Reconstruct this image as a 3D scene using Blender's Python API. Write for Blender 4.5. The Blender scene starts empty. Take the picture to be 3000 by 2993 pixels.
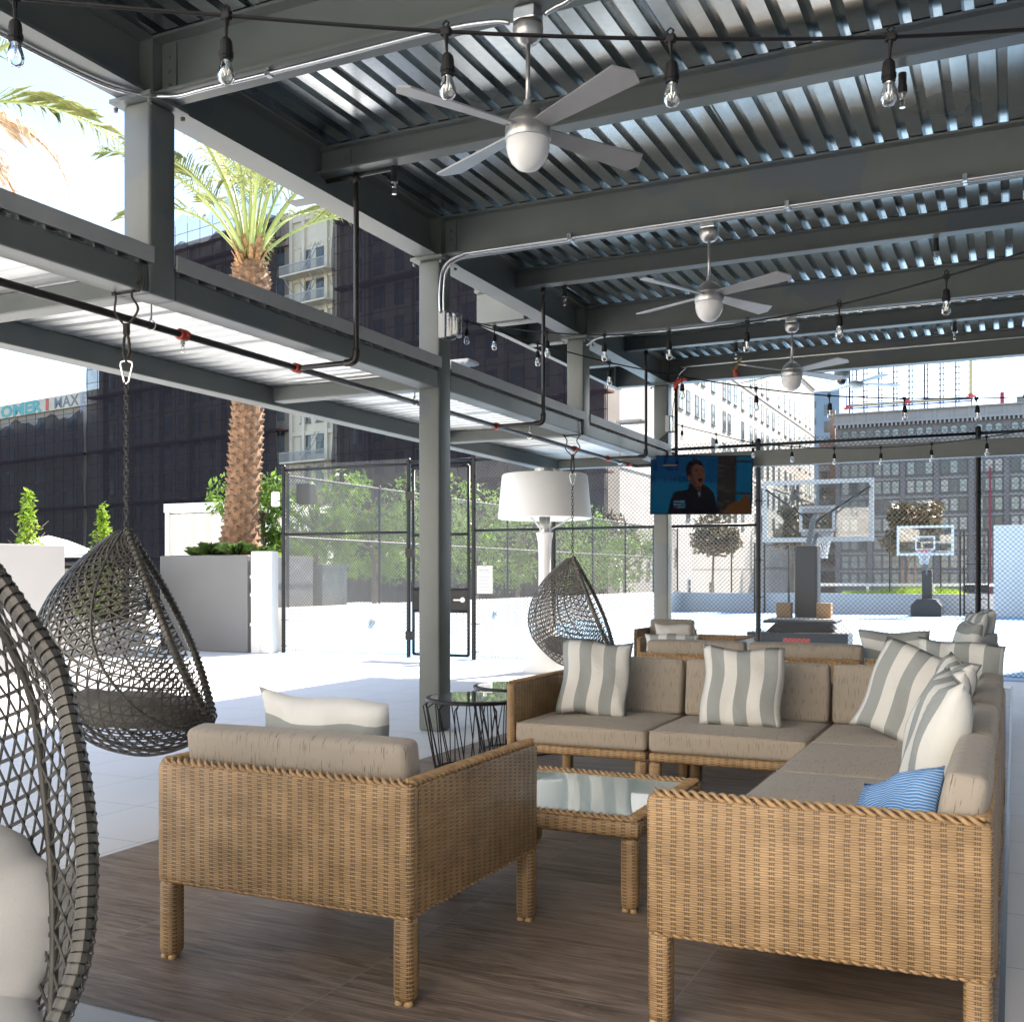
import bpy, bmesh, math, random
from mathutils import Vector, Matrix
random.seed(7)
S = bpy.context.scene
R = math.radians
# ---------------------------------------------------------------- camera, sky, sun, exposure
cam = bpy.data.cameras.new("camera"); camo = bpy.data.objects.new("camera", cam)
S.collection.objects.link(camo); S.camera = camo
camo.location = (0, 0, 1.27); camo.rotation_euler = (R(90), 0, R(25.445))
cam.sensor_width = 36; cam.lens = 36 * 3100 / 3000
cam.shift_y = (1690 - 1496.5) / 3000
cam.clip_start = 0.05; cam.clip_end = 2000
SUN_DIR = Vector((0.40, 1.02, 1.0)).normalized()
elev = math.asin(SUN_DIR.z); az = math.atan2(SUN_DIR.x, SUN_DIR.y)
W = bpy.data.worlds.new("World"); S.world = W; W.use_nodes = True
nt = W.node_tree; bg = nt.nodes["Background"]
sky = nt.nodes.new("ShaderNodeTexSky"); sky.sky_type = 'NISHITA'; sky.sun_disc = False
sky.sun_elevation = elev; sky.sun_rotation = az; sky.air_density = 1.0; sky.dust_density = 0.6; sky.ozone_density = 1.2
nt.links.new(sky.outputs[0], bg.inputs[0]); bg.inputs[1].default_value = 0.10
sl = bpy.data.lights.new("sun", 'SUN'); sl.energy = 4.0; sl.angle = R(0.55); sl.color = (1, .955, .89)
so = bpy.data.objects.new("sun", sl); S.collection.objects.link(so)
so.rotation_euler = SUN_DIR.to_track_quat('Z', 'Y').to_euler()
S.view_settings.view_transform = 'Standard'; S.view_settings.look = 'None'
S.view_settings.exposure = 2.28; S.view_settings.gamma = 1
S.view_settings.use_white_balance = True; S.view_settings.white_balance_temperature = 7050; S.view_settings.white_balance_tint = 12
S.cycles.max_bounces = 8; S.cycles.diffuse_bounces = 4; S.cycles.glossy_bounces = 4
S.cycles.transparent_max_bounces = 24; S.cycles.caustics_reflective = False; S.cycles.caustics_refractive = False
COL = S.collection

# ---------------------------------------------------------------- helpers
class MB:
    def __init__(s): s.v = []; s.f = []; s.uv = []
    def face(s, idx, uv=None): s.f.append(tuple(idx)); s.uv.append(uv)
    def add(s, vs, fs, uvs=None):
        o = len(s.v); s.v += [tuple(p) for p in vs]
        for k, f in enumerate(fs): s.face([i + o for i in f], uvs[k] if uvs else None)
    def box(s, a, b, m=None):
        x0, y0, z0 = a; x1, y1, z1 = b
        vs = [(x0,y0,z0),(x1,y0,z0),(x1,y1,z0),(x0,y1,z0),(x0,y0,z1),(x1,y0,z1),(x1,y1,z1),(x0,y1,z1)]
        if m: vs = [m @ Vector(p) for p in vs]
        s.add(vs, [(0,3,2,1),(4,5,6,7),(0,1,5,4),(1,2,6,5),(2,3,7,6),(3,0,4,7)])
        return s
    def rbox(s, a, b, r=.02, k=2, puff=(0,0,0), n=1, m=None):
        # box with rounded edges; n inner divisions so that puff can bulge the faces
        a = Vector(a); b = Vector(b)
        r = min(r, min((b - a)) / 2 * .99)
        g = []
        for i in range(3):
            l = [a[i] + r * (1 - math.cos(t * math.pi / 2 / k)) for t in range(k + 1)]
            inner = [a[i] + r + (b[i] - a[i] - 2 * r) * t / n for t in range(1, n)]
            h = [b[i] - r * (1 - math.cos(t * math.pi / 2 / k)) for t in range(k, -1, -1)]
            g.append(l + inner + h)
        c = (a + b) / 2; hs = (b - a) / 2
        seen = {}
        def vert(p):
            q = Vector([min(max(p[i], a[i] + r), b[i] - r) for i in range(3)])
            d = p - q
            # distance of p from the inner box under max norm gives the face position
            if d.length > 1e-9:
                t = max(abs(x) for x in d); t = r
                e = d.normalized() * t
                p = q + e
            u = [(p[i] - c[i]) / hs[i] for i in range(3)]
            p = Vector(p)
            for i in range(3):
                j, l = (i + 1) % 3, (i + 2) % 3
                if puff[i]: p[i] += puff[i] * (u[i]) * max(0, 1 - u[j] ** 2) ** .7 * max(0, 1 - u[l] ** 2) ** .7
            key = tuple(round(x, 5) for x in p)
            if key not in seen:
                seen[key] = len(s.v); s.v.append(tuple(m @ p if m else p))
            return seen[key]
        for ax in range(3):
            j, l = (ax + 1) % 3, (ax + 2) % 3
            for side in (0, 1):
                val = (a if side == 0 else b)[ax]
                for p in range(len(g[j]) - 1):
                    for q in range(len(g[l]) - 1):
                        ids = []
                        for (pp, qq) in ((p, q), (p + 1, q), (p + 1, q + 1), (p, q + 1)):
                            P = Vector((0, 0, 0)); P[ax] = val; P[j] = g[j][pp]; P[l] = g[l][qq]
                            ids.append(vert(P))
                        if side == 0: ids.reverse()
                        ids2 = []
                        for t in ids:
                            if t not in ids2: ids2.append(t)
                        if len(ids2) > 2: s.face(ids2)
        return s
    def tube(s, pts, r, n=8, closed=False, caps=True, up=None, flat=None):
        pts = [Vector(p) for p in pts]; N = len(pts)
        if not isinstance(r, (list, tuple)): r = [r] * N
        o = len(s.v); prev = None
        for i, p in enumerate(pts):
            if closed: t = pts[(i + 1) % N] - pts[i - 1]
            else: t = pts[min(i + 1, N - 1)] - pts[max(i - 1, 0)]
            if t.length < 1e-9: t = Vector((0, 0, 1))
            t.normalize()
            if up is not None:
                nrm = up[i] if isinstance(up, list) else up
                a = Vector(nrm) - t * t.dot(Vector(nrm))
                if a.length < 1e-6: a = t.orthogonal()
            elif prev is None:
                a = t.orthogonal()
                if abs(t.z) < .99: a = Vector((0, 0, 1)) - t * t.z
            else: a = prev - t * t.dot(prev)
            if a.length < 1e-6: a = t.orthogonal()
            a.normalize(); prev = a; b = t.cross(a)
            fl = flat if flat else 1
            for k in range(n):
                an = 2 * math.pi * (k + .5) / n
                s.v.append(tuple(p + a * math.sin(an) * r[i] * fl + b * math.cos(an) * r[i]))
        M = N if closed else N - 1
        for i in range(M):
            for k in range(n):
                k2 = (k + 1) % n; i2 = (i + 1) % N
                s.face((o + i * n + k, o + i * n + k2, o + i2 * n + k2, o + i2 * n + k))
        if caps and not closed:
            s.face([o + k for k in range(n)][::-1]); s.face([o + (N - 1) * n + k for k in range(n)])
        return s
    def lathe(s, prof, n=24, c=(0, 0, 0), m=None):
        o = len(s.v); c = Vector(c)
        for (r, z) in prof:
            for k in range(n):
                an = 2 * math.pi * k / n
                p = c + Vector((r * math.cos(an), r * math.sin(an), z))
                s.v.append(tuple(m @ p if m else p))
        for i in range(len(prof) - 1):
            for k in range(n):
                k2 = (k + 1) % n
                s.face((o + i * n + k, o + i * n + k2, o + (i + 1) * n + k2, o + (i + 1) * n + k))
        return s
    def poly(s, pts, thick=None, m=None):
        # flat polygon in local xz plane, facing -y
        vs = [Vector(p) for p in pts]
        if thick:
            n = len(vs); o = len(s.v)
            for p in vs: s.v.append(tuple(m @ p if m else p))
            for p in vs:
                q = p + Vector((0, thick, 0)); s.v.append(tuple(m @ q if m else q))
            s.face([o + i for i in range(n)]); s.face([o + n + i for i in range(n)][::-1])
            for i in range(n): s.face((o + i, o + n + i, o + n + (i + 1) % n, o + (i + 1) % n))
        else:
            s.add([m @ p if m else p for p in vs], [list(range(len(vs)))])
        return s
    def build(s, name, mat, parent=None, smooth=False, merge=False, loc=None):
        me = bpy.data.meshes.new(name); me.from_pydata(s.v, [], s.f); me.validate(verbose=False)
        if mat: me.materials.append(mat)
        if merge:
            b = bmesh.new(); b.from_mesh(me); bmesh.ops.remove_doubles(b, verts=b.verts, dist=1e-5)
            bmesh.ops.recalc_face_normals(b, faces=b.faces); b.to_mesh(me); b.free()
        uvl = me.uv_layers.new(name="UVMap").data
        custom = (not merge) and len(s.uv) == len(me.polygons)
        co = me.vertices
        for p in me.polygons:
            u = s.uv[p.index] if custom else None
            if u:
                for k, li in enumerate(p.loop_indices): uvl[li].uv = u[k]
            else:
                nx, ny, nz = abs(p.normal.x), abs(p.normal.y), abs(p.normal.z)
                for li in p.loop_indices:
                    c = co[me.loops[li].vertex_index].co
                    if nz > nx and nz > ny: uvl[li].uv = (c.x, c.y)
                    elif nx > ny: uvl[li].uv = (c.y, c.z)
                    else: uvl[li].uv = (c.x, c.z)
        if smooth:
            for p in me.polygons: p.use_smooth = True
        o = bpy.data.objects.new(name, me); COL.objects.link(o)
        if parent: o.parent = parent
        if loc: o.location = loc
        return o
def smooth_angle(o, deg=35):
    me = o.data
    b = bmesh.new(); b.from_mesh(me)
    for e in b.edges:
        if len(e.link_faces) == 2 and e.calc_face_angle(0) > R(deg): e.smooth = False
    for f in b.faces: f.smooth = True
    b.to_mesh(me); b.free()
def tag(o, label=None, cat=None, group=None, kind=None):
    if label: o['label'] = label
    if cat: o['category'] = cat
    if group: o['group'] = group
    if kind: o['kind'] = kind
    return o
def thing(name, label, cat, group=None, loc=(0, 0, 0), rz=0):
    o = bpy.data.objects.new(name, None); COL.objects.link(o); o.location = loc; o.rotation_euler = (0, 0, rz)
    o.empty_display_size = .1
    return tag(o, label, cat, group)
def copy_tree(o, parent=None):
    c = o.copy(); COL.objects.link(c); c.parent = parent
    for ch in list(o.children): copy_tree(ch, c)
    return c
def text(body, size, mat, name, parent, m, extrude=.001, align='CENTER', bold=0):
    cu = bpy.data.curves.new(name, 'FONT'); cu.body = body; cu.size = size; cu.extrude = extrude
    cu.align_x = align; cu.offset = bold; cu.resolution_u = 2
    t = bpy.data.objects.new(name, cu); COL.objects.link(t)
    bpy.context.view_layer.update()
    me = bpy.data.meshes.new_from_object(t); bpy.data.objects.remove(t)
    me.materials.clear(); me.materials.append(mat)
    me.transform(m)
    o = bpy.data.objects.new(name, me); COL.objects.link(o)
    if parent: o.parent = parent
    return o
def bez(p0, p1, p2, n=10):
    p0, p1, p2 = Vector(p0), Vector(p1), Vector(p2)
    return [p0 * (1 - t) ** 2 + p1 * 2 * t * (1 - t) + p2 * t * t for t in [i / n for i in range(n + 1)]]
def smoothpath(pts, n=6):
    pts = [Vector(p) for p in pts]; out = []
    for i in range(len(pts) - 1):
        p0 = pts[max(i - 1, 0)]; p1 = pts[i]; p2 = pts[i + 1]; p3 = pts[min(i + 2, len(pts) - 1)]
        for k in range(n):
            t = k / n
            out.append(.5 * ((2 * p1) + (p2 - p0) * t + (2 * p0 - 5 * p1 + 4 * p2 - p3) * t * t + (3 * p1 - p0 - 3 * p2 + p3) * t ** 3))
    out.append(pts[-1]); return out

# ---------------------------------------------------------------- materials
class NT:
    def __init__(s, name):
        s.m = bpy.data.materials.new(name); s.m.use_nodes = True; s.t = s.m.node_tree
        s.b = s.t.nodes["Principled BSDF"]; s.out = s.t.nodes["Material Output"]
    def n(s, typ, **kw):
        x = s.t.nodes.new(typ)
        for k, v in kw.items(): setattr(x, k, v)
        return x
    def l(s, a, b): s.t.links.new(a, b)
    def math(s, op, a, b=None, c=None):
        x = s.n("ShaderNodeMath", operation=op)
        for i, v in enumerate((a, b, c)):
            if v is None: continue
            if isinstance(v, (int, float)): x.inputs[i].default_value = v
            else: s.l(v, x.inputs[i])
        return x.outputs[0]
    def mix(s, f, a, b):
        x = s.n("ShaderNodeMix", data_type='RGBA')
        if isinstance(f, (int, float)): x.inputs[0].default_value = f
        else: s.l(f, x.inputs[0])
        for i, v in ((6, a), (7, b)):
            if isinstance(v, tuple): x.inputs[i].default_value = v if len(v) == 4 else (*v, 1)
            else: s.l(v, x.inputs[i])
        return x.outputs[2]
    def coord(s, which='Object', scale=(1, 1, 1)):
        tc = s.n("ShaderNodeTexCoord"); mp = s.n("ShaderNodeMapping"); mp.inputs['Scale'].default_value = scale
        s.l(tc.outputs[which], mp.inputs[0]); return mp.outputs[0]
    def noise(s, vec, scale=5, detail=4, rough=.5):
        x = s.n("ShaderNodeTexNoise"); x.inputs['Scale'].default_value = scale; x.inputs['Detail'].default_value = detail
        x.inputs['Roughness'].default_value = rough
        if vec is not None: s.l(vec, x.inputs[0])
        return x.outputs[0]
    def ramp(s, f, stops):
        x = s.n("ShaderNodeValToRGB"); e = x.color_ramp.elements
        while len(e) < len(stops): e.new(.5)
        for i, (p, c) in enumerate(stops): e[i].position = p; e[i].color = c if len(c) == 4 else (*c, 1)
        s.l(f, x.inputs[0]); return x.outputs[0]
    def bump(s, h, strength=.3, dist=.01):
        x = s.n("ShaderNodeBump"); x.inputs['Strength'].default_value = strength; x.inputs['Distance'].default_value = dist
        s.l(h, x.inputs['Height']); s.l(x.outputs[0], s.b.inputs['Normal']); return x.outputs[0]
    def set(s, col=None, rough=None, metal=None, spec=None, **kw):
        if col is not None:
            if isinstance(col, tuple): s.b.inputs['Base Color'].default_value = (*col, 1)
            else: s.l(col, s.b.inputs['Base Color'])
        if rough is not None:
            if isinstance(rough, (int, float)): s.b.inputs['Roughness'].default_value = rough
            else: s.l(rough, s.b.inputs['Roughness'])
        if metal is not None: s.b.inputs['Metallic'].default_value = metal
        if spec is not None: s.b.inputs['Specular IOR Level'].default_value = spec
        return s.m
def plain(name, col, rough=.5, metal=0, var=.12, scale=3, bump=.05, bscale=60, spec=None):
    t = NT(name); v = t.coord('Object')
    f = t.noise(v, scale, 5, .6)
    lo = tuple(max(0, c * (1 - var)) for c in col); hi = tuple(min(1, c * (1 + var)) for c in col)
    c = t.mix(t.ramp(f, [(.3, (0, 0, 0)), (.7, (1, 1, 1))]), lo, hi)
    t.set(c, rough, metal, spec)
    if bump: t.bump(t.noise(v, bscale, 3), bump, .004)
    return t.m
def wicker(name, a=(.48, .305, .148), dark=(.025, .013, .006), cw=.039, rh=.0064, holes=False):
    t = NT(name)
    tc = t.n("ShaderNodeTexCoord"); sp = t.n("ShaderNodeSeparateXYZ")
    nz = t.n("ShaderNodeTexNoise"); nz.inputs['Scale'].default_value = 9; t.l(tc.outputs['UV'], nz.inputs[0])
    va = t.n("ShaderNodeVectorMath", operation='MULTIPLY_ADD'); t.l(nz.outputs['Color'], va.inputs[0])
    va.inputs[1].default_value = (.013, .005, 0); t.l(tc.outputs['UV'], va.inputs[2]); t.l(va.outputs[0], sp.inputs[0])
    u = t.math('DIVIDE', sp.outputs[0], cw); v = t.math('DIVIDE', sp.outputs[1], rh)
    fv = t.math('FRACT', v); row = t.math('FLOOR', v)
    e = t.math('MULTIPLY_ADD', fv, 2, -1); h = t.math('SQRT', t.math('MAXIMUM', t.math('SUBTRACT', 1, t.math('MULTIPLY', e, e)), .0))
    par = t.math('FLOOR', t.math('MODULO', t.math('ABSOLUTE', t.math('DIVIDE', row, 1)), 2))
    wave = t.math('POWER', t.math('COSINE', t.math('MULTIPLY', t.math('ADD', u, par), math.pi)), 3)      # +1 over, -1 under
    w01 = t.math('ADD', t.math('MULTIPLY_ADD', wave, .33, .88), t.math('MULTIPLY', t.math('ABSOLUTE', wave), -.21))
    hh = t.math('MULTIPLY', h, w01)
    # stakes show where the strand dips under them (two stakes side by side at each whole u)
    fu = t.math('ABSOLUTE', t.math('SUBTRACT', t.math('FRACT', t.math('ADD', u, .5)), .5))
    st = t.math('SUBTRACT', 1, t.math('MULTIPLY', t.math('ABSOLUTE', t.math('SUBTRACT', fu, .065)), 18))
    stk = t.math('MULTIPLY', t.math('MAXIMUM', st, 0), .6)
    ring = t.math('MAXIMUM', t.math('SUBTRACT', 1, t.math('MULTIPLY', t.math('ABSOLUTE', t.math('SUBTRACT', fu, .15)), 11)), 0)
    height = t.math('MAXIMUM', t.math('MULTIPLY', hh, t.math('MULTIPLY_ADD', ring, -.30, 1)), stk)
    big = t.noise(tc.outputs['UV'], 7, 3, .6); fine = t.n("ShaderNodeTexNoise")
    mp = t.n("ShaderNodeMapping"); mp.inputs['Scale'].default_value = (3, 1 / rh, 1); t.l(tc.outputs['UV'], mp.inputs[0]); t.l(mp.outputs[0], fine.inputs[0]); fine.inputs['Scale'].default_value = 1
    tan = t.mix(t.ramp(t.math('MULTIPLY_ADD', fine.outputs[0], .35, t.math('MULTIPLY', big, .65)), [(.33, (0, 0, 0)), (.7, (1, 1, 1))]),
                (a[0] * .62, a[1] * .6, a[2] * .55), (min(1, a[0] * 1.28), a[1] * 1.3, a[2] * 1.35))
    col = t.mix(t.ramp(height, [(.16, (0, 0, 0)), (.62, (1, 1, 1))]), dark, tan)
    t.set(col, .42); t.bump(height, .5, .003)
    if holes:
        hm = t.math('MULTIPLY', t.math('GREATER_THAN', t.noise(tc.outputs['UV'], 3.1, 2), .55), t.math('LESS_THAN', height, .30))
        tr = t.n("ShaderNodeBsdfTransparent"); mx = t.n("ShaderNodeMixShader")
        t.l(hm, mx.inputs[0]); t.l(t.b.outputs[0], mx.inputs[1]); t.l(tr.outputs[0], mx.inputs[2]); t.l(mx.outputs[0], t.out.inputs[0])
    return t.m
def fabric(name, col, fleck=True, rough=.9):
    t = NT(name); tc = t.n("ShaderNodeTexCoord"); uv = tc.outputs['UV']
    def mapped(sc):
        mp = t.n("ShaderNodeMapping"); mp.inputs['Scale'].default_value = sc; t.l(uv, mp.inputs[0]); return mp.outputs[0]
    w = t.noise(mapped((900, 160, 1)), 1, 2); big = t.noise(mapped((1, 1, 1)), 6, 3)
    c = t.mix(t.math('MULTIPLY_ADD', w, .5, t.math('MULTIPLY', big, .5)), tuple(x * .82 for x in col), tuple(min(1, x * 1.18) for x in col))
    if fleck:
        f = t.noise(mapped((230, 14, 1)), 1, 2, .5)
        c = t.mix(t.ramp(f, [(.62, (0, 0, 0)), (.68, (1, 1, 1))]), c, tuple(x * .42 for x in col))
    t.set(c, rough, spec=.2); t.b.inputs['Sheen Weight'].default_value = .15
    wr = t.n("ShaderNodeTexNoise"); wr.inputs['Scale'].default_value = 7; wr.inputs['Detail'].default_value = 3; t.l(uv, wr.inputs[0])
    t.bump(t.math('ADD', t.math('MULTIPLY', w, .12), wr.outputs[0]), .35, .012)
    return t.m
def stripes(name, pitch=.152, c1=(.80, .80, .76), c2=(.36, .385, .375), duty=.5, blue=False):
    t = NT(name); tc = t.n("ShaderNodeTexCoord"); uv = tc.outputs['UV']
    sp = t.n("ShaderNodeSeparateXYZ"); t.l(uv, sp.inputs[0])
    if blue:
        n = t.noise(uv, 14, 2); x = t.math('MULTIPLY_ADD', n, .02, sp.outputs[1])
        f = t.math('FRACT', t.math('DIVIDE', x, pitch)); m = t.ramp(f, [(.0, (1, 1, 1)), (.25, (0, 0, 0)), (.7, (0, 0, 0)), (1, (1, 1, 1))])
    else:
        m = t.math('LESS_THAN', t.math('FRACT', t.math('DIVIDE', sp.outputs[0], pitch)), duty)
    c = t.mix(m, c1, c2)
    mp = t.n("ShaderNodeMapping"); mp.inputs['Scale'].default_value = (500, 500, 1); t.l(uv, mp.inputs[0])
    w = t.noise(mp.outputs[0], 1, 1)
    c = t.mix(t.math('MULTIPLY', w, .16), c, (.5, .52, .52))
    t.set(c, .9, spec=.15)
    wr = t.n("ShaderNodeTexNoise"); wr.inputs['Scale'].default_value = 9; wr.inputs['Detail'].default_value = 4; t.l(uv, wr.inputs[0])
    t.bump(t.math('ADD', t.math('MULTIPLY', w, .06), wr.outputs[0]), .6, .022)
    return t.m
def mat_steel():
    t = NT("painted_steel"); v = t.coord('Object')
    n = t.noise(v, 2.2, 5, .65); n2 = t.noise(v, .7, 3, .6)
    c = t.mix(t.ramp(n, [(.35, (0, 0, 0)), (.7, (1, 1, 1))]), (.125, .142, .135), (.150, .168, .160))
    c = t.mix(t.ramp(n2, [(.60, (0, 0, 0)), (.615, (1, 1, 1))]), c, (.115, .138, .152))
    sc = t.noise(v, 38, 6, .75)
    c = t.mix(t.ramp(sc, [(.735, (0, 0, 0)), (.76, (1, 1, 1))]), c, (.09, .08, .07))
    t.set(c, t.math('MULTIPLY_ADD', n, .2, .33)); t.bump(t.noise(v, 25, 4), .06, .004); return t.m
def mat_deck_metal():
    t = NT("galvanised_deck"); v = t.coord('Object')
    n = t.noise(v, .9, 2, .5); st = t.coord('Object', (30, .8, 30)); n2 = t.noise(st, 1, 3)
    vo = t.n("ShaderNodeTexVoronoi"); vo.inputs['Scale'].default_value = 28; t.l(v, vo.inputs[0])
    c = t.mix(t.math('MULTIPLY_ADD', n2, .4, t.math('MULTIPLY', vo.outputs['Distance'], .4)), (.42, .46, .475), (.66, .70, .70))
    t.set(c, t.math('MULTIPLY_ADD', n, .20, .14), metal=.97)
    t.bump(t.math('ADD', t.noise(t.coord('Object', (1, .6, 1)), 1.5, 0), t.math('MULTIPLY', n2, .03)), .12, .03); return t.m
def mat_tiles(name, ox, oy, s, base, grout, var=.05, rough=.5, wood=False):
    t = NT(name); v = t.coord('Object')
    sp = t.n("ShaderNodeSeparateXYZ"); t.l(v, sp.inputs[0])
    sx, sy = s
    u = t.math('DIVIDE', t.math('SUBTRACT', sp.outputs[0], ox), sx); w = t.math('DIVIDE', t.math('SUBTRACT', sp.outputs[1], oy), sy)
    fu = t.math('SUBTRACT', .5, t.math('ABSOLUTE', t.math('SUBTRACT', t.math('FRACT', u), .5)))
    fw = t.math('SUBTRACT', .5, t.math('ABSOLUTE', t.math('SUBTRACT', t.math('FRACT', w), .5)))
    g = .0024 if not wood else .0022
    line = t.math('MAXIMUM', t.math('LESS_THAN', fu, g / sx), t.math('LESS_THAN', fw, g / sy))
    cmb = t.n("ShaderNodeCombineXYZ"); t.l(t.math('FLOOR', u), cmb.inputs[0]); t.l(t.math('FLOOR', w), cmb.inputs[1])
    wn = t.n("ShaderNodeTexWhiteNoise"); t.l(cmb.outputs[0], wn.inputs[0])
    if wood:
        off = t.n("ShaderNodeVectorMath", operation='MULTIPLY_ADD'); t.l(wn.outputs['Color'], off.inputs[0]); off.inputs[1].default_value = (9, 9, 9); t.l(v, off.inputs[2])
        mp = t.n("ShaderNodeMapping"); mp.inputs['Scale'].default_value = (1.6, 13, 1); t.l(off.outputs[0], mp.inputs[0])
        n1 = t.n("ShaderNodeTexNoise"); n1.inputs['Scale'].default_value = 1.5; n1.inputs['Detail'].default_value = 5; n1.inputs['Distortion'].default_value = 1.3; t.l(mp.outputs[0], n1.inputs[0])
        rings = t.math('FRACT', t.math('MULTIPLY', n1.outputs[0], 11))
        mp2 = t.n("ShaderNodeMapping"); mp2.inputs['Scale'].default_value = (9, 260, 1); t.l(off.outputs[0], mp2.inputs[0])
        n2 = t.noise(mp2.outputs[0], 1, 3, .6)
        c = t.mix(t.ramp(n1.outputs[0], [(.34, (0, 0, 0)), (.66, (1, 1, 1))]), (.14, .095, .068), (.44, .335, .255))
        c = t.mix(t.math('MULTIPLY', t.ramp(rings, [(0, (1, 1, 1)), (.25, (0, 0, 0)), (.8, (0, 0, 0)), (1, (1, 1, 1))]), .45), c, (.42, .34, .28))
        c = t.mix(t.math('MULTIPLY', t.ramp(n2, [(.38, (1, 1, 1)), (.56, (0, 0, 0))]), .6), c, (.07, .05, .04))
        c = t.mix(t.math('MULTIPLY', wn.outputs[0], .4), c, (.33, .26, .21))
        h = t.math('ADD', t.math('MULTIPLY', n2, .4), t.math('MULTIPLY', line, -2))
        c = t.mix(line, c, grout); t.set(c, t.math('MULTIPLY_ADD', n2, .2, .36), spec=.35); t.bump(h, .3, .002)
    else:
        n1 = t.noise(v, 90, 3, .7); n3 = t.noise(v, 1.1, 4, .6)
        c = t.mix(t.math('MULTIPLY_ADD', n1, .55, t.math('MULTIPLY', n3, .45)), tuple(x * (1 - var * 1.6) for x in base), tuple(min(1, x * (1 + var * 1.6)) for x in base))
        c = t.mix(t.math('MULTIPLY', wn.outputs[0], .25), c, tuple(x * .9 for x in base))
        c = t.mix(line, c, grout)
        t.set(c, rough); t.bump(t.math('ADD', t.math('MULTIPLY', n1, .3), t.math('MULTIPLY', line, -1)), .2, .002)
    return t.m
def thin_glass(name, tint=(.93, .97, .97), spec=.1, rough=.02):
    t = NT(name); tr = t.n("ShaderNodeBsdfTransparent"); tr.inputs[0].default_value = (*tint, 1)
    gl = t.n("ShaderNodeBsdfGlossy"); gl.inputs['Roughness'].default_value = rough
    fr = t.n("ShaderNodeFresnel"); fr.inputs[0].default_value = 1.5
    mx = t.n("ShaderNodeMixShader"); t.l(t.math('MINIMUM', t.math('ADD', fr.outputs[0], spec), 1), mx.inputs[0])
    t.l(tr.outputs[0], mx.inputs[1]); t.l(gl.outputs[0], mx.inputs[2]); t.l(mx.outputs[0], t.out.inputs[0]); return t.m
def leafmat(name, c1, c2, trans=.4):
    t = NT(name); oi = t.n("ShaderNodeTexCoord"); n = t.noise(oi.outputs['Object'], 2.3, 4, .7); n2 = t.noise(oi.outputs['Object'], 17, 2)
    c = t.mix(t.ramp(t.math('MULTIPLY_ADD', n, .6, t.math('MULTIPLY', n2, .4)), [(.35, (0, 0, 0)), (.65, (1, 1, 1))]), c1, c2)
    t.set(c, .5, spec=.4); ts = t.n("ShaderNodeBsdfTranslucent"); t.l(c, ts.inputs[0])
    mx = t.n("ShaderNodeMixShader"); mx.inputs[0].default_value = trans
    t.l(t.b.outputs[0], mx.inputs[1]); t.l(ts.outputs[0], mx.inputs[2]); t.l(mx.outputs[0], t.out.inputs[0]); return t.m
def emit(name, col, st=1.0, gloss=True):
    t = NT(name); t.set((col[0] * .02, col[1] * .02, col[2] * .02), .18, spec=.12)
    t.b.inputs['Emission Color'].default_value = (*col, 1); t.b.inputs['Emission Strength'].default_value = st; return t.m
def netting(name, col, dens=.8, pitch=(.35, .35)):
    t = NT(name); v = t.coord('Object'); mp = t.coord('Object', (1, 1, .12)); n = t.noise(mp, .35, 5, .6); n2 = t.noise(v, 1.2, 4)
    t.set(t.mix(n, tuple(c * .75 for c in col), tuple(c * 1.3 for c in col)), .95, spec=.05)
    tr = t.n("ShaderNodeBsdfTransparent"); mx = t.n("ShaderNodeMixShader")
    t.l(t.math('MINIMUM', t.math('MULTIPLY_ADD', t.math('ADD', n, n2), .16, dens - .16), 1), mx.inputs[0])
    t.l(tr.outputs[0], mx.inputs[1]); t.l(t.b.outputs[0], mx.inputs[2]); t.l(mx.outputs[0], t.out.inputs[0]); return t.m

M = {}
M['steel'] = mat_steel()
M['steel_light'] = plain("pale_grey_paint", (.42, .43, .43), .5, scale=2)
M['deckmetal'] = mat_deck_metal()
M['wicker'] = wicker("tan_wicker"); M['wicker_h'] = wicker("tan_open_wicker", a=(.45, .285, .138), holes=True)
M['cane'] = plain("tan_cane", (.46, .29, .142), .42, var=.3, scale=30, bump=.1)
M['foot'] = plain("foot_cap", (.55, .36, .17), .4)
M['taupe'] = fabric("taupe_cushion", (.42, .365, .30)); M['stripe'] = stripes("grey_white_stripe"); M['bluefab'] = stripes("blue_pinstripe", .0085, (.035, .22, .55), (.55, .70, .82), blue=True)
M['cream'] = fabric("cream_cushion", (.74, .72, .67), fleck=False); M['greycush'] = fabric("grey_seat_pad", (.24, .235, .225), fleck=False)
M['rattan'] = plain("dark_rattan", (.070, .066, .056), .38, var=.3, scale=12, bump=.1); M['rattan2'] = plain("grey_rattan", (.145, .130, .108), .4, var=.3, scale=12, bump=.1)
M['black'] = plain("black_coating", (.012, .012, .013), .35, bump=.03, spec=.35); M['blackplastic'] = plain("black_plastic", (.008, .008, .009), .55, spec=.2)
M['fencewire'] = plain("fence_wire", (.03, .03, .032), .25, spec=.8)
M['pipe'] = plain("sprinkler_pipe", (.018, .014, .012), .38, var=.5, scale=9); M['red'] = plain("red_coupling", (.42, .045, .02), .4); M['brass'] = plain("brass", (.5, .35, .15), .3, 1)
M['zinc'] = plain("zinc_conduit", (.62, .64, .65), .25, .95); M['nickel'] = plain("brushed_nickel", (.50, .49, .48), .32, .9); M['blade'] = plain("silver_blade", (.34, .34, .35), .4, .35)
M['opal'] = plain("opal_glass", (.80, .80, .79), .25, var=.01, bump=0); M['white'] = plain("white_paint", (.74, .74, .73), .55, var=.04, scale=1.5); M['whiteshade'] = plain("white_shade", (.80, .80, .78), .6, var=.02, bump=0)
M['bulb'] = thin_glass("bulb_glass", spec=.06); M['tableglass'] = None
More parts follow.
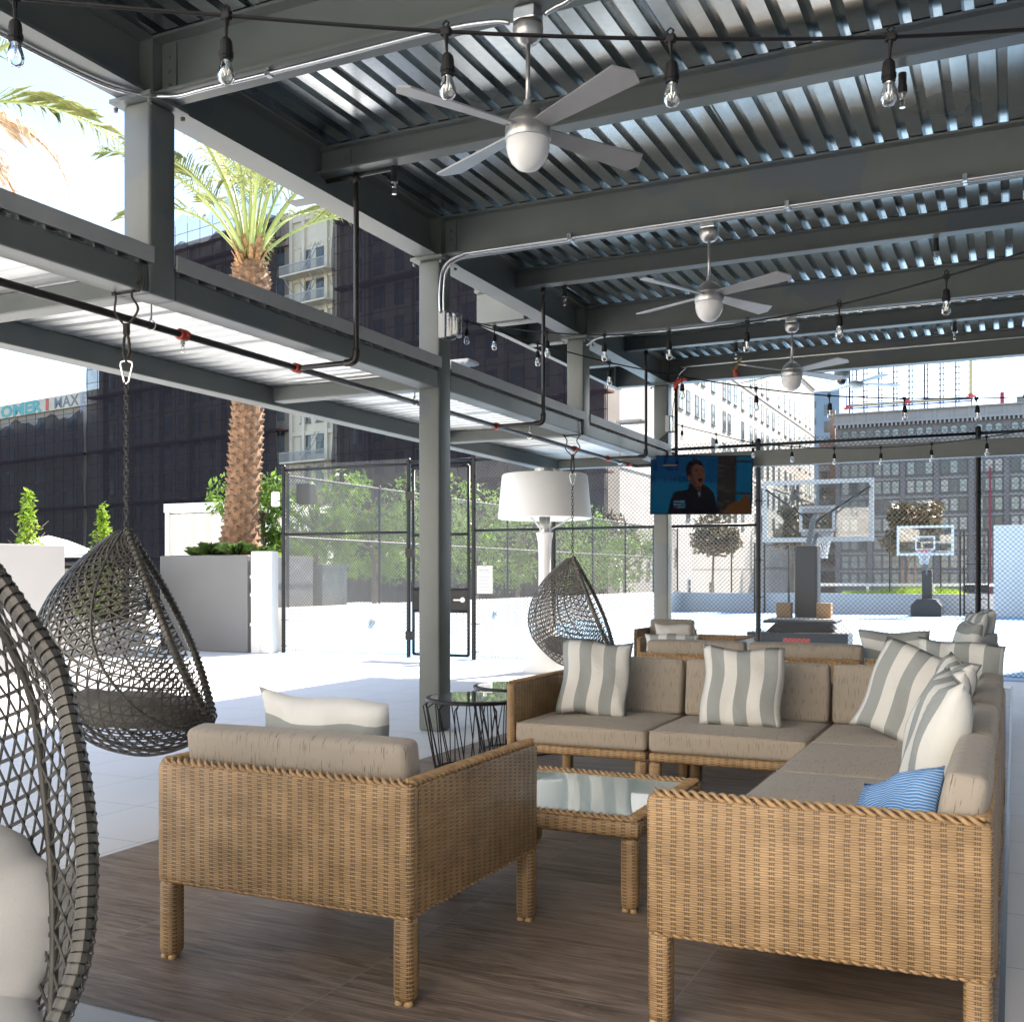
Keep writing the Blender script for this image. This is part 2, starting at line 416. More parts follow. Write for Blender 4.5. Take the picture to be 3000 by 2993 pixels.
t = NT("frosted_table_glass"); t.set((.62, .80, .77), .035, spec=.9); t.b.inputs['Coat Weight'].default_value = .6; t.b.inputs['Coat Roughness'].default_value = .01; M['tableglass'] = t.m
t = NT("black_glass_top"); t.set((.01, .012, .014), .02, spec=1.0); t.b.inputs['Coat Weight'].default_value = 1; t.b.inputs['Coat Roughness'].default_value = .02; M['blackglass'] = t.m
M['chain'] = plain("dark_chain", (.06, .05, .04), .35, .7); M['rope'] = plain("dark_rope", (.05, .045, .035), .9); M['chrome'] = plain("chrome", (.75, .73, .68), .15, 1)
M['clear'] = thin_glass("clear_plastic", (.80, .82, .83), .10, .15)
M['tile'] = mat_tiles("pale_paving", -3.79, .15, (.61, .61), (.78, .785, .785), (.36, .37, .38))
M['wood'] = mat_tiles("wood_look_planks", -2.86, 2.30, (.97, .162), (0, 0, 0), (.33, .29, .26), wood=True)
M['court'] = plain("blue_court", (.26, .46, .66), .75, scale=.8); M['courtline'] = plain("court_line", (.75, .75, .75), .7); M['concrete'] = plain("concrete", (.42, .42, .41), .8)
M['wall'] = plain("white_render", (.48, .48, .475), .7, var=.04, scale=.8); M['planter'] = plain("grey_planter", (.165, .168, .172), .6, var=.06, scale=.9)
M['street'] = plain("street", (.12, .12, .12), .9)
M['trunk'] = plain("palm_bark", (.22, .125, .07), .8, var=.45, scale=9, bump=.6, bscale=40); M['fibre'] = plain("palm_fibre", (.36, .20, .09), .8, var=.5, scale=14, bump=.5)
M['frond'] = leafmat("palm_leaf", (.17, .21, .06), (.38, .40, .17), .4); M['stem'] = plain("palm_stem", (.36, .42, .13), .45, var=.25, scale=2); M['dryfrond'] = leafmat("dry_palm_leaf", (.50, .38, .26), (.72, .62, .50), .4)
M['leaf'] = leafmat("ficus_leaf", (.06, .13, .02), (.20, .34, .06), .45); M['leafdk'] = leafmat("shrub_leaf", (.09, .20, .02), (.34, .48, .05), .5); M['mag'] = leafmat("magnolia_leaf", (.025, .05, .015), (.13, .06, .018), .15)
M['bark'] = plain("bark", (.16, .12, .09), .9, var=.3, scale=8); M['grass'] = leafmat("grass_blade", (.06, .12, .03), (.14, .24, .06), .3)
M['bdark'] = plain("stone_facade", (.30, .26, .22), .85, var=.15, scale=.15); M['cream_wall'] = plain("cream_facade", (.58, .53, .43), .85, var=.12, scale=.3); M['net'] = netting("dark_scaffold_net", (.030, .024, .030), .74); M['netblue'] = netting("pale_scaffold_net", (.25, .30, .42), .45)
M['scaf'] = plain("scaffold_tube", (.03, .03, .04), .6); M['bwhite'] = plain("white_brick", (.42, .40, .37), .85, var=.16, scale=.12); M['bgrey'] = plain("grey_stone", (.21, .21, .225), .85, var=.10, scale=.12); M['bgrey2'] = plain("pale_grey_stone", (.33, .34, .345), .85, var=.10, scale=.2)
M['pane'] = plain("window_glass", (.20, .25, .265), .12, var=.5, scale=.25, spec=.9); M['panedark'] = plain("dark_window_glass", (.07, .085, .095), .12, var=.5, scale=.3); M['paneblind'] = plain("window_blind", (.50, .50, .46), .5, var=.15, scale=.3); M['frame'] = plain("window_frame", (.10, .13, .13), .5); M['teal'] = plain("teal_paint", (.08, .36, .38), .6); M['maroon'] = plain("maroon_paint", (.30, .03, .08), .6)
M['redtext'] = plain("red_lettering", (.55, .09, .08), .6); M['greytext'] = plain("grey_lettering", (.16, .19, .24), .6); M['signred'] = plain("hoop_orange", (.65, .06, .04), .4); M['pad'] = plain("padded_vinyl", (.012, .014, .017), .5); M['polycarb'] = thin_glass("backboard_glass", (.90, .94, .95), .08)
M['netcord'] = plain("net_cord", (.75, .75, .75), .8); M['curtain'] = plain("cream_curtain", (.72, .69, .61), .8, var=.05); M['glassrail'] = thin_glass("railing_glass", (.7, .75, .75), .12); M['cardboard'] = plain("cardboard", (.38, .22, .10), .8); M['bluebld'] = plain("blue_facade", (.12, .20, .28), .4, scale=.2); M['brownbld'] = plain("brown_brick", (.30, .20, .15), .85, scale=.3)
# ================================================================ SETTING
def struct(name, mb, mat):
    o = mb.build(name, mat); tag(o, kind='structure'); return o
b = MB(); b.add([(-1500,-300,-25),(1500,-300,-25),(1500,1800,-25),(-1500,1800,-25)], [(0,1,2,3)]); struct("ground", b, M['street'])
b = MB(); b.box((-30,-8,-.6),(14,45,0)); struct("terrace", b, M['tile'])
b = MB(); b.add([(-3.74,2.30,.004),(-.045,2.30,.004),(-.045,13.3,.004),(-3.74,13.3,.004)], [(0,1,2,3)]); struct("wood_floor", b, M['wood'])
b = MB(); b.add([(-.045,-8,.004),(-.028,-8,.004),(-.028,13.6,.004),(-.045,13.6,.004)], [(0,1,2,3)]); struct("drain_channel", b, M['black'])
b = MB(); b.add([(-11.2,14.25,.004),(14,14.25,.004),(14,38,.004),(-11.2,38,.004)], [(0,1,2,3)]); struct("basketball_court", b, M['court'])
b = MB()
def strip(x0,y0,x1,y1): b.add([(x0,y0,.008),(x1,y0,.008),(x1,y1,.008),(x0,y1,.008)], [(0,1,2,3)])
strip(-10,17,8,17.06); strip(-10,36.4,8,36.46); strip(-10,17.06,-9.94,36.4); strip(-6.5,17.06,-6.44,23); strip(-.5,17.06,-.44,23); strip(-6.44,22.94,-.5,23)
strip(-9.94,26.6,8,26.66); struct("court_markings", b, M['courtline'])

hb = MB(); hb.box((-26,-12,0),(22,-9,13))  # unseen wall added behind the camera as a reflector for fill light
hb = hb.build("wall", plain("bounce_render", (.80,.76,.70), .8, var=.05, scale=.5))
tag(hb, "tall pale unseen wall added behind the viewpoint to bounce light into the pavilion", "wall")
hw = MB(); hw.box((7,-9,0),(12,33.5,20))
hw = hw.build("wall", plain("tower_render", (.42,.41,.39), .8, var=.08, scale=.4))
tag(hw, "long grey tower wall beyond the right edge, shading the right side of the terrace", "wall")
# ---------------------------------------------------------------- pavilion
ZB, ZT = 3.90, 4.23
pav = thing("pavilion", "grey green steel pavilion with silver corrugated roof over the lounge seating", "pavilion")
def ibeam(mb, ax, c, a0, a1, zb, zt, fw=.17, tf=.016, tw=.012):
    def bx(lo, hi, z0, z1):
        if ax == 'y': mb.box((lo, a0, z0), (hi, a1, z1))
        else: mb.box((a0, lo, z0), (a1, hi, z1))
    bx(c - fw/2, c + fw/2, zb, zb + tf); bx(c - fw/2, c + fw/2, zt - tf, zt); bx(c - tw/2, c + tw/2, zb + tf, zt - tf)
def bolts(mb, pts, ax, r=.013, h=.014):
    for p in pts:
        q = Vector(p); e = Vector((0,0,0)); e[ax] = h
        mb.tube([q, q + e], [r, r * .8], 8)
COLY = [1.26, 4.46, 7.67, 10.87, 13.97]
for cx in (-4.36, 4.36):
    for cy in COLY[1:] if cx < 0 else COLY[:]:
        short = cx < 0 and cy in (4.46, 10.87)
        b = MB(); b.rbox((cx-.1, cy-.1, 2.818 if short else 0), (cx+.1, cy+.1, 3.875), .022, 3)
        b.box((cx-.15, cy-.15, 3.875), (cx+.15, cy+.15, 3.898))
        bolts(b, [(cx+sx, cy+sy, 3.855) for sx in (-.125,.125) for sy in (-.125,.125)], 2, .014, -.022)
        o = b.build("column", M['steel'], pav); smooth_angle(o)
b = MB(); b.rbox((-4.46, 1.16, 0), (-4.26, 1.36, 3.898), .022, 3); b.build("column", M['steel'], pav)
for cx in (-4.36, 4.36):
    b = MB(); ibeam(b, 'y', cx, 1.16, 14.08, ZB, ZT, .20)
    b.build("edge_beam", M['steel'], pav)
for cy in COLY:
    b = MB(); ibeam(b, 'x', cy, -4.355, 4.355, ZB+.003, ZT-.003, .165)
    # bolted end plate and angle
    b.box((-4.352, cy-.085, ZB+.02), (-4.255, cy-.006, ZT-.02))
    b.box((-4.25, cy-.018, ZB+.03), (-4.15, cy-.007, ZT-.03)); bolts(b, [(-4.20, cy-.018, ZB+.07+.075*k) for k in range(3)], 1, .013, -.012)
    b.build("main_beam", M['steel'], pav)
for cy in (2.86, 6.07, 9.27, 12.42):
    b = MB(); ibeam(b, 'x', cy, -4.35, 4.35, 4.05, ZT-.003, .12)
    b.box((-4.25, cy-.018, 4.08), (-4.10, cy-.007, ZT-.04)); bolts(b, [(-4.21, cy-.018, 4.135), (-4.14, cy-.018, 4.135)], 1, .013, -.012)
    b.build("joist", M['steel'], pav)
# corrugated deck, flutes along y
def fluted(x0, x1, y0, y1, z, pitch, d, along='y', top=.40, n=1):
    mb = MB(); prof = []; x = x0; k = 0
    while x < x1 - 1e-6:
        w = pitch
        prof += [(x, z), (x + w*.60, z), (x + w*.66, z + d), (x + w*.94, z + d)]
        k += 1
        if k % 6 == 0: prof += [(x + w*.95, z + d*.85), (x + w*.96, z - d*.12)]
        x += w
    prof.append((min(x, x1 + pitch), z))
    ys = [y0 + (y1 - y0) * i / n for i in range(n + 1)]
    for j, (p, q) in enumerate(prof):
        for yy in ys: mb.v.append((p, yy, q) if along == 'y' else (yy, p, q))
    m = len(ys)
    for j in range(len(prof) - 1):
        for i in range(n): mb.face((j*m+i, (j+1)*m+i, (j+1)*m+i+1, j*m+i+1))
    return mb
fluted(-4.46, 4.5, 1.1, 9.9, ZT+.002, .1524, .052).build("roof_deck", M['deckmetal'], pav)
fluted(-5.05, 4.5, 9.9, 15.78, ZT+.002, .1524, .052).build("roof_deck", M['deckmetal'], pav)
b = MB(); b.box((-5.06,9.88,ZT+.06),(4.6,15.8,ZT+.075)); b.box((-4.47,1.05,ZT+.06),(4.6,9.88,ZT+.075)); b.build("roof_slab", M['white'], pav)
b = MB(); b.box((-5.07, 9.9, ZB-.0), (-5.0, 14.1, ZB+.012)); b.box((-5.07, 9.9, ZB+.012), (-5.055, 14.1, ZT-.012)); b.box((-5.07, 9.9, ZT-.012), (-5.0, 14.1, ZT)); b.build("outer_channel", M['steel'], pav)
for cy in (9.95, 11.0, 12.45, 13.97):
    b = MB(); ibeam(b, 'x', cy, -5.05, -4.37, ZB+.004, ZT-.004, .12)
    b.box((-4.62, cy-.02, ZB+.03), (-4.47, cy-.007, ZT-.05)); bolts(b, [(-4.58, cy-.02, ZB+.13), (-4.51, cy-.02, ZB+.13)], 1, .013, -.012)
    b.build("outrigger", M['steel'], pav)
b = MB(); b.box((-5.10, 9.80, ZT+.002), (-4.6, 9.87, ZT+.09)); b.box((-5.09,9.84,ZB+.02),(-4.55,9.88,ZT-.01)); b.build("roof_edge_cap", M['steel'], pav)
for cy in (3.42, 6.10):
    b = MB(); b.box((-4.63, cy-.05, ZB+.004), (-4.462, cy+.05, ZB+.015)); b.build("bracket_plate", M['steel'], pav)

# lower side canopy
can = thing("side_canopy", "low grey steel canopy with pale corrugated deck along the left of the pavilion", "canopy")
for k in range(len(COLY)):
    y0 = (COLY[k] + .101); y1 = (COLY[k+1] - .101) if k + 1 < len(COLY) else 14.27
    b = MB(); b.rbox((-4.45, y0, 2.82), (-4.27, y1, 2.965), .012, 2); b.build("inner_beam", M['steel'], can)
    if k + 1 < len(COLY):
        b = MB(); b.box((-4.262, y0+.0, 2.985), (-4.25, y1+.025, 3.075)); b.box((-4.40, y0, 3.004), (-4.262, y1, 3.010)); b.build("fascia", M['steel_light'], can)
b = MB(); b.rbox((-4.45, -1.2, 2.82), (-4.27, 1.159, 2.965), .012, 2); b.build("inner_beam", M['steel'], can)
b = MB(); b.rbox((-6.15, -1.2, 2.80), (-5.98, 14.27, 2.965), .012, 2); b.build("outer_beam", M['steel'], can)
for cy in COLY[:-1] + [14.17]:
    b = MB(); b.rbox((-5.978, cy-.07, 2.83), (-4.452, cy+.07, 2.963), .012, 2); b.build("cross_beam", M['steel'], can)
b = fluted(-1.2, 14.27, -6.17, -4.264, 2.967, .1524, .032, 'x'); b.build("canopy_deck", plain("pale_galvanised_deck", (.66, .68, .68), .33, .55, scale=1), can)
b = MB(); b.box((-6.18,-1.2,3.038),(-4.42,14.27,3.050)); b.build("canopy_slab", M['white'], can)
b = MB(); b.rbox((-4.268, 14.12, 2.745), (4.4, 14.27, 2.955), .012, 2); b.build("end_beam", M['steel'], can)

# ---------------------------------------------------------------- conduits and boxes on the steel
def conduit(label, pts, r=.011, clips=(), group=None):
    o = thing("conduit", label, "conduit", group)
    MB().tube(smoothpath(pts, 5), r, 8).build("tube", M['zinc'], o, True)
    for c in clips:
        b = MB(); x, y, z = c; b.box((x-.014, y-.02, z-.016), (x+.014, y+.02, z+.03)); b.build("clip", M['zinc'], o)
    return o
zc = ZB - .018
conduit("silver conduit bent off the edge beam, along the nearest main beam to the first fan",
        [(-4.42,1.6,zc),(-4.42,3.0,zc),(-4.40,3.9,zc),(-4.33,4.25,zc),(-4.15,4.40,zc),(-3.9,4.41,zc),(-3.2,4.42,zc),(-2.5,4.42,zc),(-2.22,4.43,zc-.015),(-2.13,4.45,zc-.03)], .012, [(-3.5,4.42,zc),(-4.42,2.6,zc)])
conduit("silver conduit run along the nearest main beam right of the first fan",
        [(-1.95,4.45,zc-.03),(-1.85,4.43,zc-.015),(-1.6,4.42,zc),(0,4.42,zc),(2,4.42,zc)], .012)
for k, (dy, dz) in enumerate(((0, 0), (-.055, -.0))):
    conduit(("upper" if k == 0 else "lower") + " of the two silver conduits curving from the clear box along the second main beam",
            [(-4.235,7.60+dy*1.2,3.42),(-4.235,7.60+dy*1.2,3.62),(-4.20,7.60+dy,3.80),(-4.05,7.60+dy,3.87),(-3.8,7.61+dy,3.882),(-2.2,7.62+dy,3.882),(0,7.62+dy,3.882),(2,7.62+dy,3.882)],
            .011, [(-3.1,7.61+dy,3.882),(-1.45,7.61+dy,3.882),(-.3,7.61+dy,3.882)], "pair of conduits on the second main beam")
conduit("silver conduit curving off the third column along the third main beam", [(-4.235,10.8,3.80),(-4.1,10.82,3.875),(-3.6,10.83,3.882),(-2.3,10.83,3.882),(0,10.83,3.882),(2,10.83,3.882)], .012, [(-3.3,10.83,3.882)])
conduit("pale conduit bent down the fourth column from the last beam to the clear box", [(-4.20,13.88,3.45),(-4.19,13.88,3.60),(-4.15,13.86,3.75),(-4.12,13.86,3.95),(-4.0,13.86,4.07),(-3.7,13.86,4.10),(0,13.86,4.10),(2,13.86,4.10)], .014, [(-2.6,13.86,4.10)])
def boxes(name, label, x, y, z, clearn=2):
    o = thing(name, label, "electrical box")
    b = MB(); b.rbox((x-.02,y-.055,z-.11),(x+.045,y+.055,z+.11),.008,2); b.build("housing", M['steel_light'], o)
    for k in range(clearn):
        b = MB(); b.rbox((x+.05+.055*k,y-.06,z-.12+.01*k),(x+.10+.055*k,y+.05,z+.10-.01*k),.02,3); b.build("cover", M['clear'], o, True)
    b = MB()
    for k in range(5): b.tube([(x+.03+.02*k,y-.03,z-.10),(x+.04+.02*k,y-.05,z-.13),(x+.055+.02*k,y-.02,z-.11)], .005, 5)
    b.build("cord", M['black'], o)
boxes("electrical_box", "clear covered outlet box on the near free standing column below two conduits", -4.24, 7.60, 3.33)
boxes("electrical_box", "clear covered outlet box with hanging cords high on the fourth column", -4.25, 13.84, 3.34, 1)
o = thing("extension_cord", "tangled black extension cord hanging on the fourth column below its outlet box", "cord")
random.seed(3)
for k in range(4):
    p = [(-4.36 + random.uniform(-.07, .12), 13.835, 3.2 - .13 * i) for i in range(8)]
    MB().tube(smoothpath([(-4.25, 13.835, 3.22)] + p[1:] , 5), .007, 6).build("cord_loop", M['black'], o)
b = MB(); b.tube([(-4.47,13.85,3.0),(-4.25,13.835,3.0),(-4.245,14.0,3.0)], .006, 5); b.tube([(-4.47,13.85,2.62),(-4.25,13.835,2.6),(-4.245,14.0,2.62)], .006, 5); b.build("strap", M['black'], o)

# ---------------------------------------------------------------- sprinkler pipes
sp = thing("sprinkler_pipe", "dark steel sprinkler pipe with red couplings below the low canopy", "pipe")
PX, PZ = -4.60, 2.75
MB().tube([(PX,-1.2,PZ),(PX,13.35,PZ)], .022, 12).build("pipe", M['pipe'], sp, True)
MB().tube(smoothpath([(PX,13.35,PZ),(PX+.03,13.45,PZ),(PX+.12,13.47,PZ),(-4.2,13.47,PZ),(-4.0,13.47,PZ)], 4), .022, 10).build("pipe", M['pipe'], sp, True)
def coupling(x, y, z, ax='y', parent=sp):
    b = MB(); e = Vector((0, 1, 0)) if ax == 'y' else (Vector((1, 0, 0)) if ax == 'x' else Vector((0, 0, 1)))
    c = Vector((x, y, z)); b.tube([c - e*.035, c - e*.03, c + e*.03, c + e*.035], [.026, .035, .035, .026], 12)
    s_ = e.cross(Vector((0, 0, 1))) if ax != 'z' else Vector((1, 0, 0))
    for sg in (-1, 1): b.box(tuple(c + s_*sg*.035 - Vector((.014,.014,.014))), tuple(c + s_*sg*.05 + Vector((.014,.014,.014)))) if False else b.tube([c + s_*sg*.03, c + s_*sg*.055], .013, 6)
    b.build("coupling", M['red'], parent)
def sprinkler(x, y, z, parent, nm="sprinkler_head", top=True):
    b = MB(); b.lathe([(0,0),(.014,0),(.014,-.03),(.009,-.034),(.009,-.04)], 10, (x,y,z)); 
    b.tube([(x-.008,y,z-.04),(x-.012,y,z-.055),(x-.004,y,z-.075)], .0022, 5); b.tube([(x+.008,y,z-.04),(x+.012,y,z-.055),(x+.004,y,z-.075)], .0022, 5)
    b.lathe([(0,-.075),(.016,-.076),(.016,-.078),(0,-.079)], 10, (x,y,z)); return b.build(nm, M['chrome'], parent)
for y in (4.98, 8.15, 11.35):
    coupling(PX, y, PZ); sprinkler(PX, y, PZ-.03, sp)
for y in (6.12, 9.32, 12.45):
    coupling(PX, y, PZ)
    b = MB(); b.tube(smoothpath([(PX,y,PZ),(-4.3,y,PZ),(-4.16,y,PZ),(-4.115,y,PZ+.012),(-4.10,y,PZ+.06),(-4.10,y,PZ+.3),(-4.10,y,4.05)], 4), .019, 10); b.build("riser", M['pipe'], sp, True)
    b = MB(); b.tube([(-4.10,y,3.98),(-4.10,y,4.045)], .026, 10); b.build("collar", M['pipe'], sp, True); b = MB(); b.tube(smoothpath([(-4.19,y,PZ),(-4.13,y,PZ+.003),(-4.104,y,PZ+.03),(-4.10,y,PZ+.09)],4), .027, 10); b.build("fitting", M['pipe'], sp, True)
coupling(PX, 13.2, PZ)
for y in (4.72, 7.75, 10.1, 12.9):
    b = MB(); b.tube([(PX,y,PZ+.06),(PX,y,3.02)], .005, 6)
    b.tube([(PX, y, PZ+.06)] + [(PX+.03*math.sin(a), y, PZ+.03*math.cos(a)) for a in [i*math.pi/6 for i in range(12)]] + [(PX,y,PZ+.06)], .005, 6)
    b.build("hanger", M['zinc'], sp)
sp2 = thing("sprinkler_pipe", "dark vertical sprinkler pipe with red elbow beside the fourth column", "pipe")
MB().tube([(-4.12,13.80,2.2),(-4.12,13.80,3.85)], .024, 10).build("pipe", M['pipe'], sp2, True)
b = MB(); b.tube(smoothpath([(-4.12,13.8,3.80),(-4.12,13.8,3.87),(-4.06,13.8,3.91),(-3.98,13.8,3.93)], 4), .034, 10); b.build("elbow", M['red'], sp2, True)
sp3 = thing("sprinkler_pipe", "rusty sprinkler elbow fixed on the face of the last main beam", "pipe")
b = MB(); b.tube([(-3.32,13.86,3.90),(-3.34,13.84,4.02)], .03, 10); b.build("coupling", M['red'], sp3); b = MB(); b.tube([(-3.34,13.84,4.0),(-3.28,13.86,4.10),(-3.25,13.88,4.14)], .022, 10); b.lathe([(0,0),(.04,0),(.04,.02),(0,.02)],12,(-3.34,13.84,4.0)); b.build("pipe", M['brass'], sp3)
for (x, y, z, lb) in ((-3.80,6.13,4.05,"sprinkler head under the first joist near the edge beam"), (-3.88,9.33,4.05,"sprinkler head under the second joist near the edge beam"),
                  (-.56,6.16,4.03,"sprinkler head beside the rightmost bulb of the nearest light string"), (-.59,9.35,4.05,"sprinkler head under the second joist at the right"), (-.60,12.5,4.05,"sprinkler head under the third joist at the right"), (-3.0,12.5,4.05,"sprinkler head under the third joist at the left")):
    o = thing("sprinkler", lb, "sprinkler", "sprinkler heads under the roof joists")
    b = MB(); b.tube([(x,y,z),(x,y,z-.07)], .022, 10); b.tube([(x,y,z-.07),(x,y,z-.11)], .027, 6); b.build("socket", M['pipe'], o)
    sprinkler(x, y, z-.11, o)
b = MB(); b.tube([(-4.35,6.13,4.035),(-3.78,6.13,4.04)], .017, 8); o = b.build("branch_pipe", M['pipe']); tag(o, "short dark branch pipe under the first joist ending at a sprinkler head", "pipe")

# ---------------------------------------------------------------- ceiling fans
def fan(x, y, ang, label):
    f = thing("ceiling_fan", label, "ceiling fan", "silver ceiling fans down the middle of the pavilion", (x, y, 0), 0)
    b = MB(); b.rbox((-.055,-.055,3.83),(.055,.055,3.899),.01,2); b.build("mounting_box", M['zinc'], f)
    b = MB(); b.lathe([(0,3.83),(.07,3.83),(.072,3.80),(.066,3.77),(.045,3.745),(.02,3.735),(0,3.733)], 24); b.build("canopy_cap", M['nickel'], f, True)
    MB().tube([(0,0,3.74),(0,0,3.46)], .011, 10).build("rod", M['nickel'], f, True)
    b = MB(); b.lathe([(0,3.475),(.02,3.475),(.022,3.45),(.05,3.435),(.082,3.405),(.098,3.375),(.10,3.368),(.096,3.366),(.096,3.352),(.104,3.350),(.107,3.335),(.107,3.295),(.104,3.290),(0,3.290)], 32); o = b.build("motor_housing", M['nickel'], f); smooth_angle(o)
    b = MB(); b.lathe([(.10,3.289),(.101,3.26),(.094,3.225),(.078,3.19),(.05,3.162),(.02,3.150),(0,3.148)], 32); b.build("globe", M['opal'], f, True)
    for k in range(4):
        m = Matrix.Rotation(ang + k * math.pi / 2, 4, 'Z') @ Matrix.Translation((0,0,3.345)) @ Matrix.Rotation(R(-13), 4, 'X')
        b = MB(); pts = [(.075,-.038),(.30,-.052),(.66,-.075),(.71,.01),(.675,.072),(.30,.052),(.075,.038)]
        vs = [(p[0],p[1],-.004) for p in pts] + [(p[0],p[1],.004) for p in pts]; n = len(pts)
        fs = [list(range(n))[::-1], [n+i for i in range(n)]] + [(i,(i+1)%n,n+(i+1)%n,n+i) for i in range(n)]
        b.add([m @ Vector(v) for v in vs], fs)
        for q in ((.11,.02),(.11,-.02)): b.tube([m @ Vector((q[0],q[1],-.004)), m @ Vector((q[0],q[1],-.008))], .006, 6)
        b.build("blade", M['blade'], f)
    return f
fan(-2.04, 4.46, R(62), "nearest four bladed silver ceiling fan with opal globe, largest of the row")
fan(-2.04, 7.67, R(65), "second silver ceiling fan from the camera, hung under the second main beam")
fan(-2.04, 10.87, R(56), "third silver ceiling fan, small, hung under the third main beam")
f4 = fan(-2.04, 15.7, R(40), "farthest ceiling fan, only globe and a blade tip seen below the last beam")
f4.scale.z = .45; f4.location.z = 2.52

# ---------------------------------------------------------------- string lights
def bulb_hang(x, y, z, parent, sc=1.0, sway=(0, 0)):
    b = MB(); b.rbox((x-.016*sc,y-.010*sc,z-.012*sc),(x+.016*sc,y+.010*sc,z+.012*sc),.006,2)
    b.tube([(x,y,z-.01),(x+sway[0]*.3,y,z-.03),(x+sway[0]*.6,y,z-.055)], [.009,.005,.004], 6)
    x2 = x + sway[0]; b.tube([(x+sway[0]*.6,y,z-.055),(x2,y,z-.065)], .004, 6)
    b.tube([(x-.004,y-.0,z+.012),(x-.010,y,z+.022),(x,y,z+.030),(x+.010,y,z+.022),(x+.004,y,z+.012)], .003, 5)
    b.lathe([(0,-.060),(.010,-.062),(.016,-.070),(.018,-.085),(.018,-.100),(.0205,-.101),(.0205,-.113),(.018,-.114),(.018,-.122),(0,-.122)], 14, (x2,y,z))
    s_ = b.build("socket", M['blackplastic'], parent)
    b = MB(); b.lathe([(.013,-.120),(.014,-.130),(.019,-.145),(.0235,-.163),(.0215,-.178),(.013,-.188),(0,-.191)], 16, (x2,y,z)); g = b.build("bulb", M['bulb'], s_, True)
    b = MB(); b.tube([(x2,y,z-.12),(x2,y,z-.155)], .0035, 6); b.tube([(x2-.008,y,z-.15),(x2-.004,y,z-.165),(x2,y,z-.15),(x2+.004,y,z-.165),(x2+.008,y,z-.15)], .0012, 4); b.tube([(x2,y,z-.12),(x2,y,z-.128)], .012, 8); b.build("filament", M['chrome'], s_)
def light_string(pts, hang, label, r=.0056, pre=None):
    o = thing("string_light", label, "string light")
    path = ([pre] if pre else []) + list(pts)
    MB().tube(smoothpath(path, 6), r, 7).build("cable", M['blackplastic'], o)
    for i, p in enumerate(pts):
        if i in hang: bulb_hang(p[0], p[1], p[2], o, sway=(random.uniform(-.006, .006), 0))
    return o
light_string([(-3.068,1.785,2.943),(-2.503,2.054,2.872),(-1.973,2.306,2.823),(-1.424,2.567,2.779),(-.863,2.834,2.759),(-.312,3.096,2.764),(.243,3.36,2.80)], (0,1,2,3,4,5,6), "nearest black string of large clear bulbs crossing the top of the view")
light_string([(-4.178,7.669,3.399),(-3.756,7.571,3.271),(-3.24,7.429,3.141),(-2.718,7.289,3.04),(-2.158,7.057,2.958),(-1.534,6.69,2.882),(-.902,6.215,2.813),(-.306,5.613,2.746),(.19,5.074,2.707)], (1,2,3,4,5,6,7), "black bulb string from the second column rising to the right edge under the second fan", pre=(-4.25,7.66,3.42))
light_string([(-4.11,7.768,3.389),(-3.589,8.038,3.212),(-3.057,8.313,3.057),(-2.521,8.601,2.946),(-1.964,8.889,2.852),(-1.415,9.183,2.794),(-.847,9.475,2.775),(-.297,9.77,2.78),(.262,10.092,2.809)], (0,1,2,3,4,5,6,7,8), "black bulb string from the second column sagging past the third fan to the right", pre=(-4.25,7.70,3.42))
light_string([(-4.094,13.999,3.323),(-3.551,13.704,3.144),(-3.006,13.409,2.969),(-2.465,13.113,2.86),(-1.918,12.82,2.778),(-1.369,12.527,2.725),(-.814,12.238,2.704),(-.267,11.833,2.698),(.285,11.542,2.732)], (0,1,2,3,4,5,6,7), "farthest black bulb string starting at the fourth column above the television", pre=(-4.2,13.95,3.37))
# dome camera, floodlights
o = thing("security_camera", "small white dome security camera hanging beyond the last main beam", "camera", loc=(-2.15,15.03,0))
b = MB(); b.lathe([(0,4.10),(.10,4.10),(.10,4.03),(.095,4.0),(.075,3.97),(0,3.97)], 20); b.build("housing", M['white'], o, True)
b = MB(); b.lathe([(.062,3.969),(.058,3.935),(.04,3.905),(0,3.893)], 16); b.build("dome", M['blackglass'], o, True)
MB().tube([(0,0,4.1),(0,0,4.25)], .02, 8).build("stem", M['white'], o)
def flood(x, y, z, label):
    o = thing("floodlight", label, "floodlight", "flat floodlights on the low canopy")
    b = MB(); b.rbox((x-.17,y-.11,z),(x+.17,y+.11,z+.035),.012,2); b.build("housing", M['white'], o)
    b = MB()
    for k in range(6): b.box((x-.14+.05*k,y-.09,z-.006),(x-.115+.05*k,y+.09,z-.001))
    b.build("lens", M['opal'], o)
    MB().tube([(x-.1,y,z+.03),(x-.16,y,z-.03),(x-.16,y,3.09)], .012, 6).build("arm", M['steel_light'], o)
flood(-4.62, 8.55, 3.21, "white flat floodlight standing on the low canopy right of the near free standing column")
flood(-4.45, 12.9, 3.24, "small dark floodlight standing on the low canopy near the fourth column")
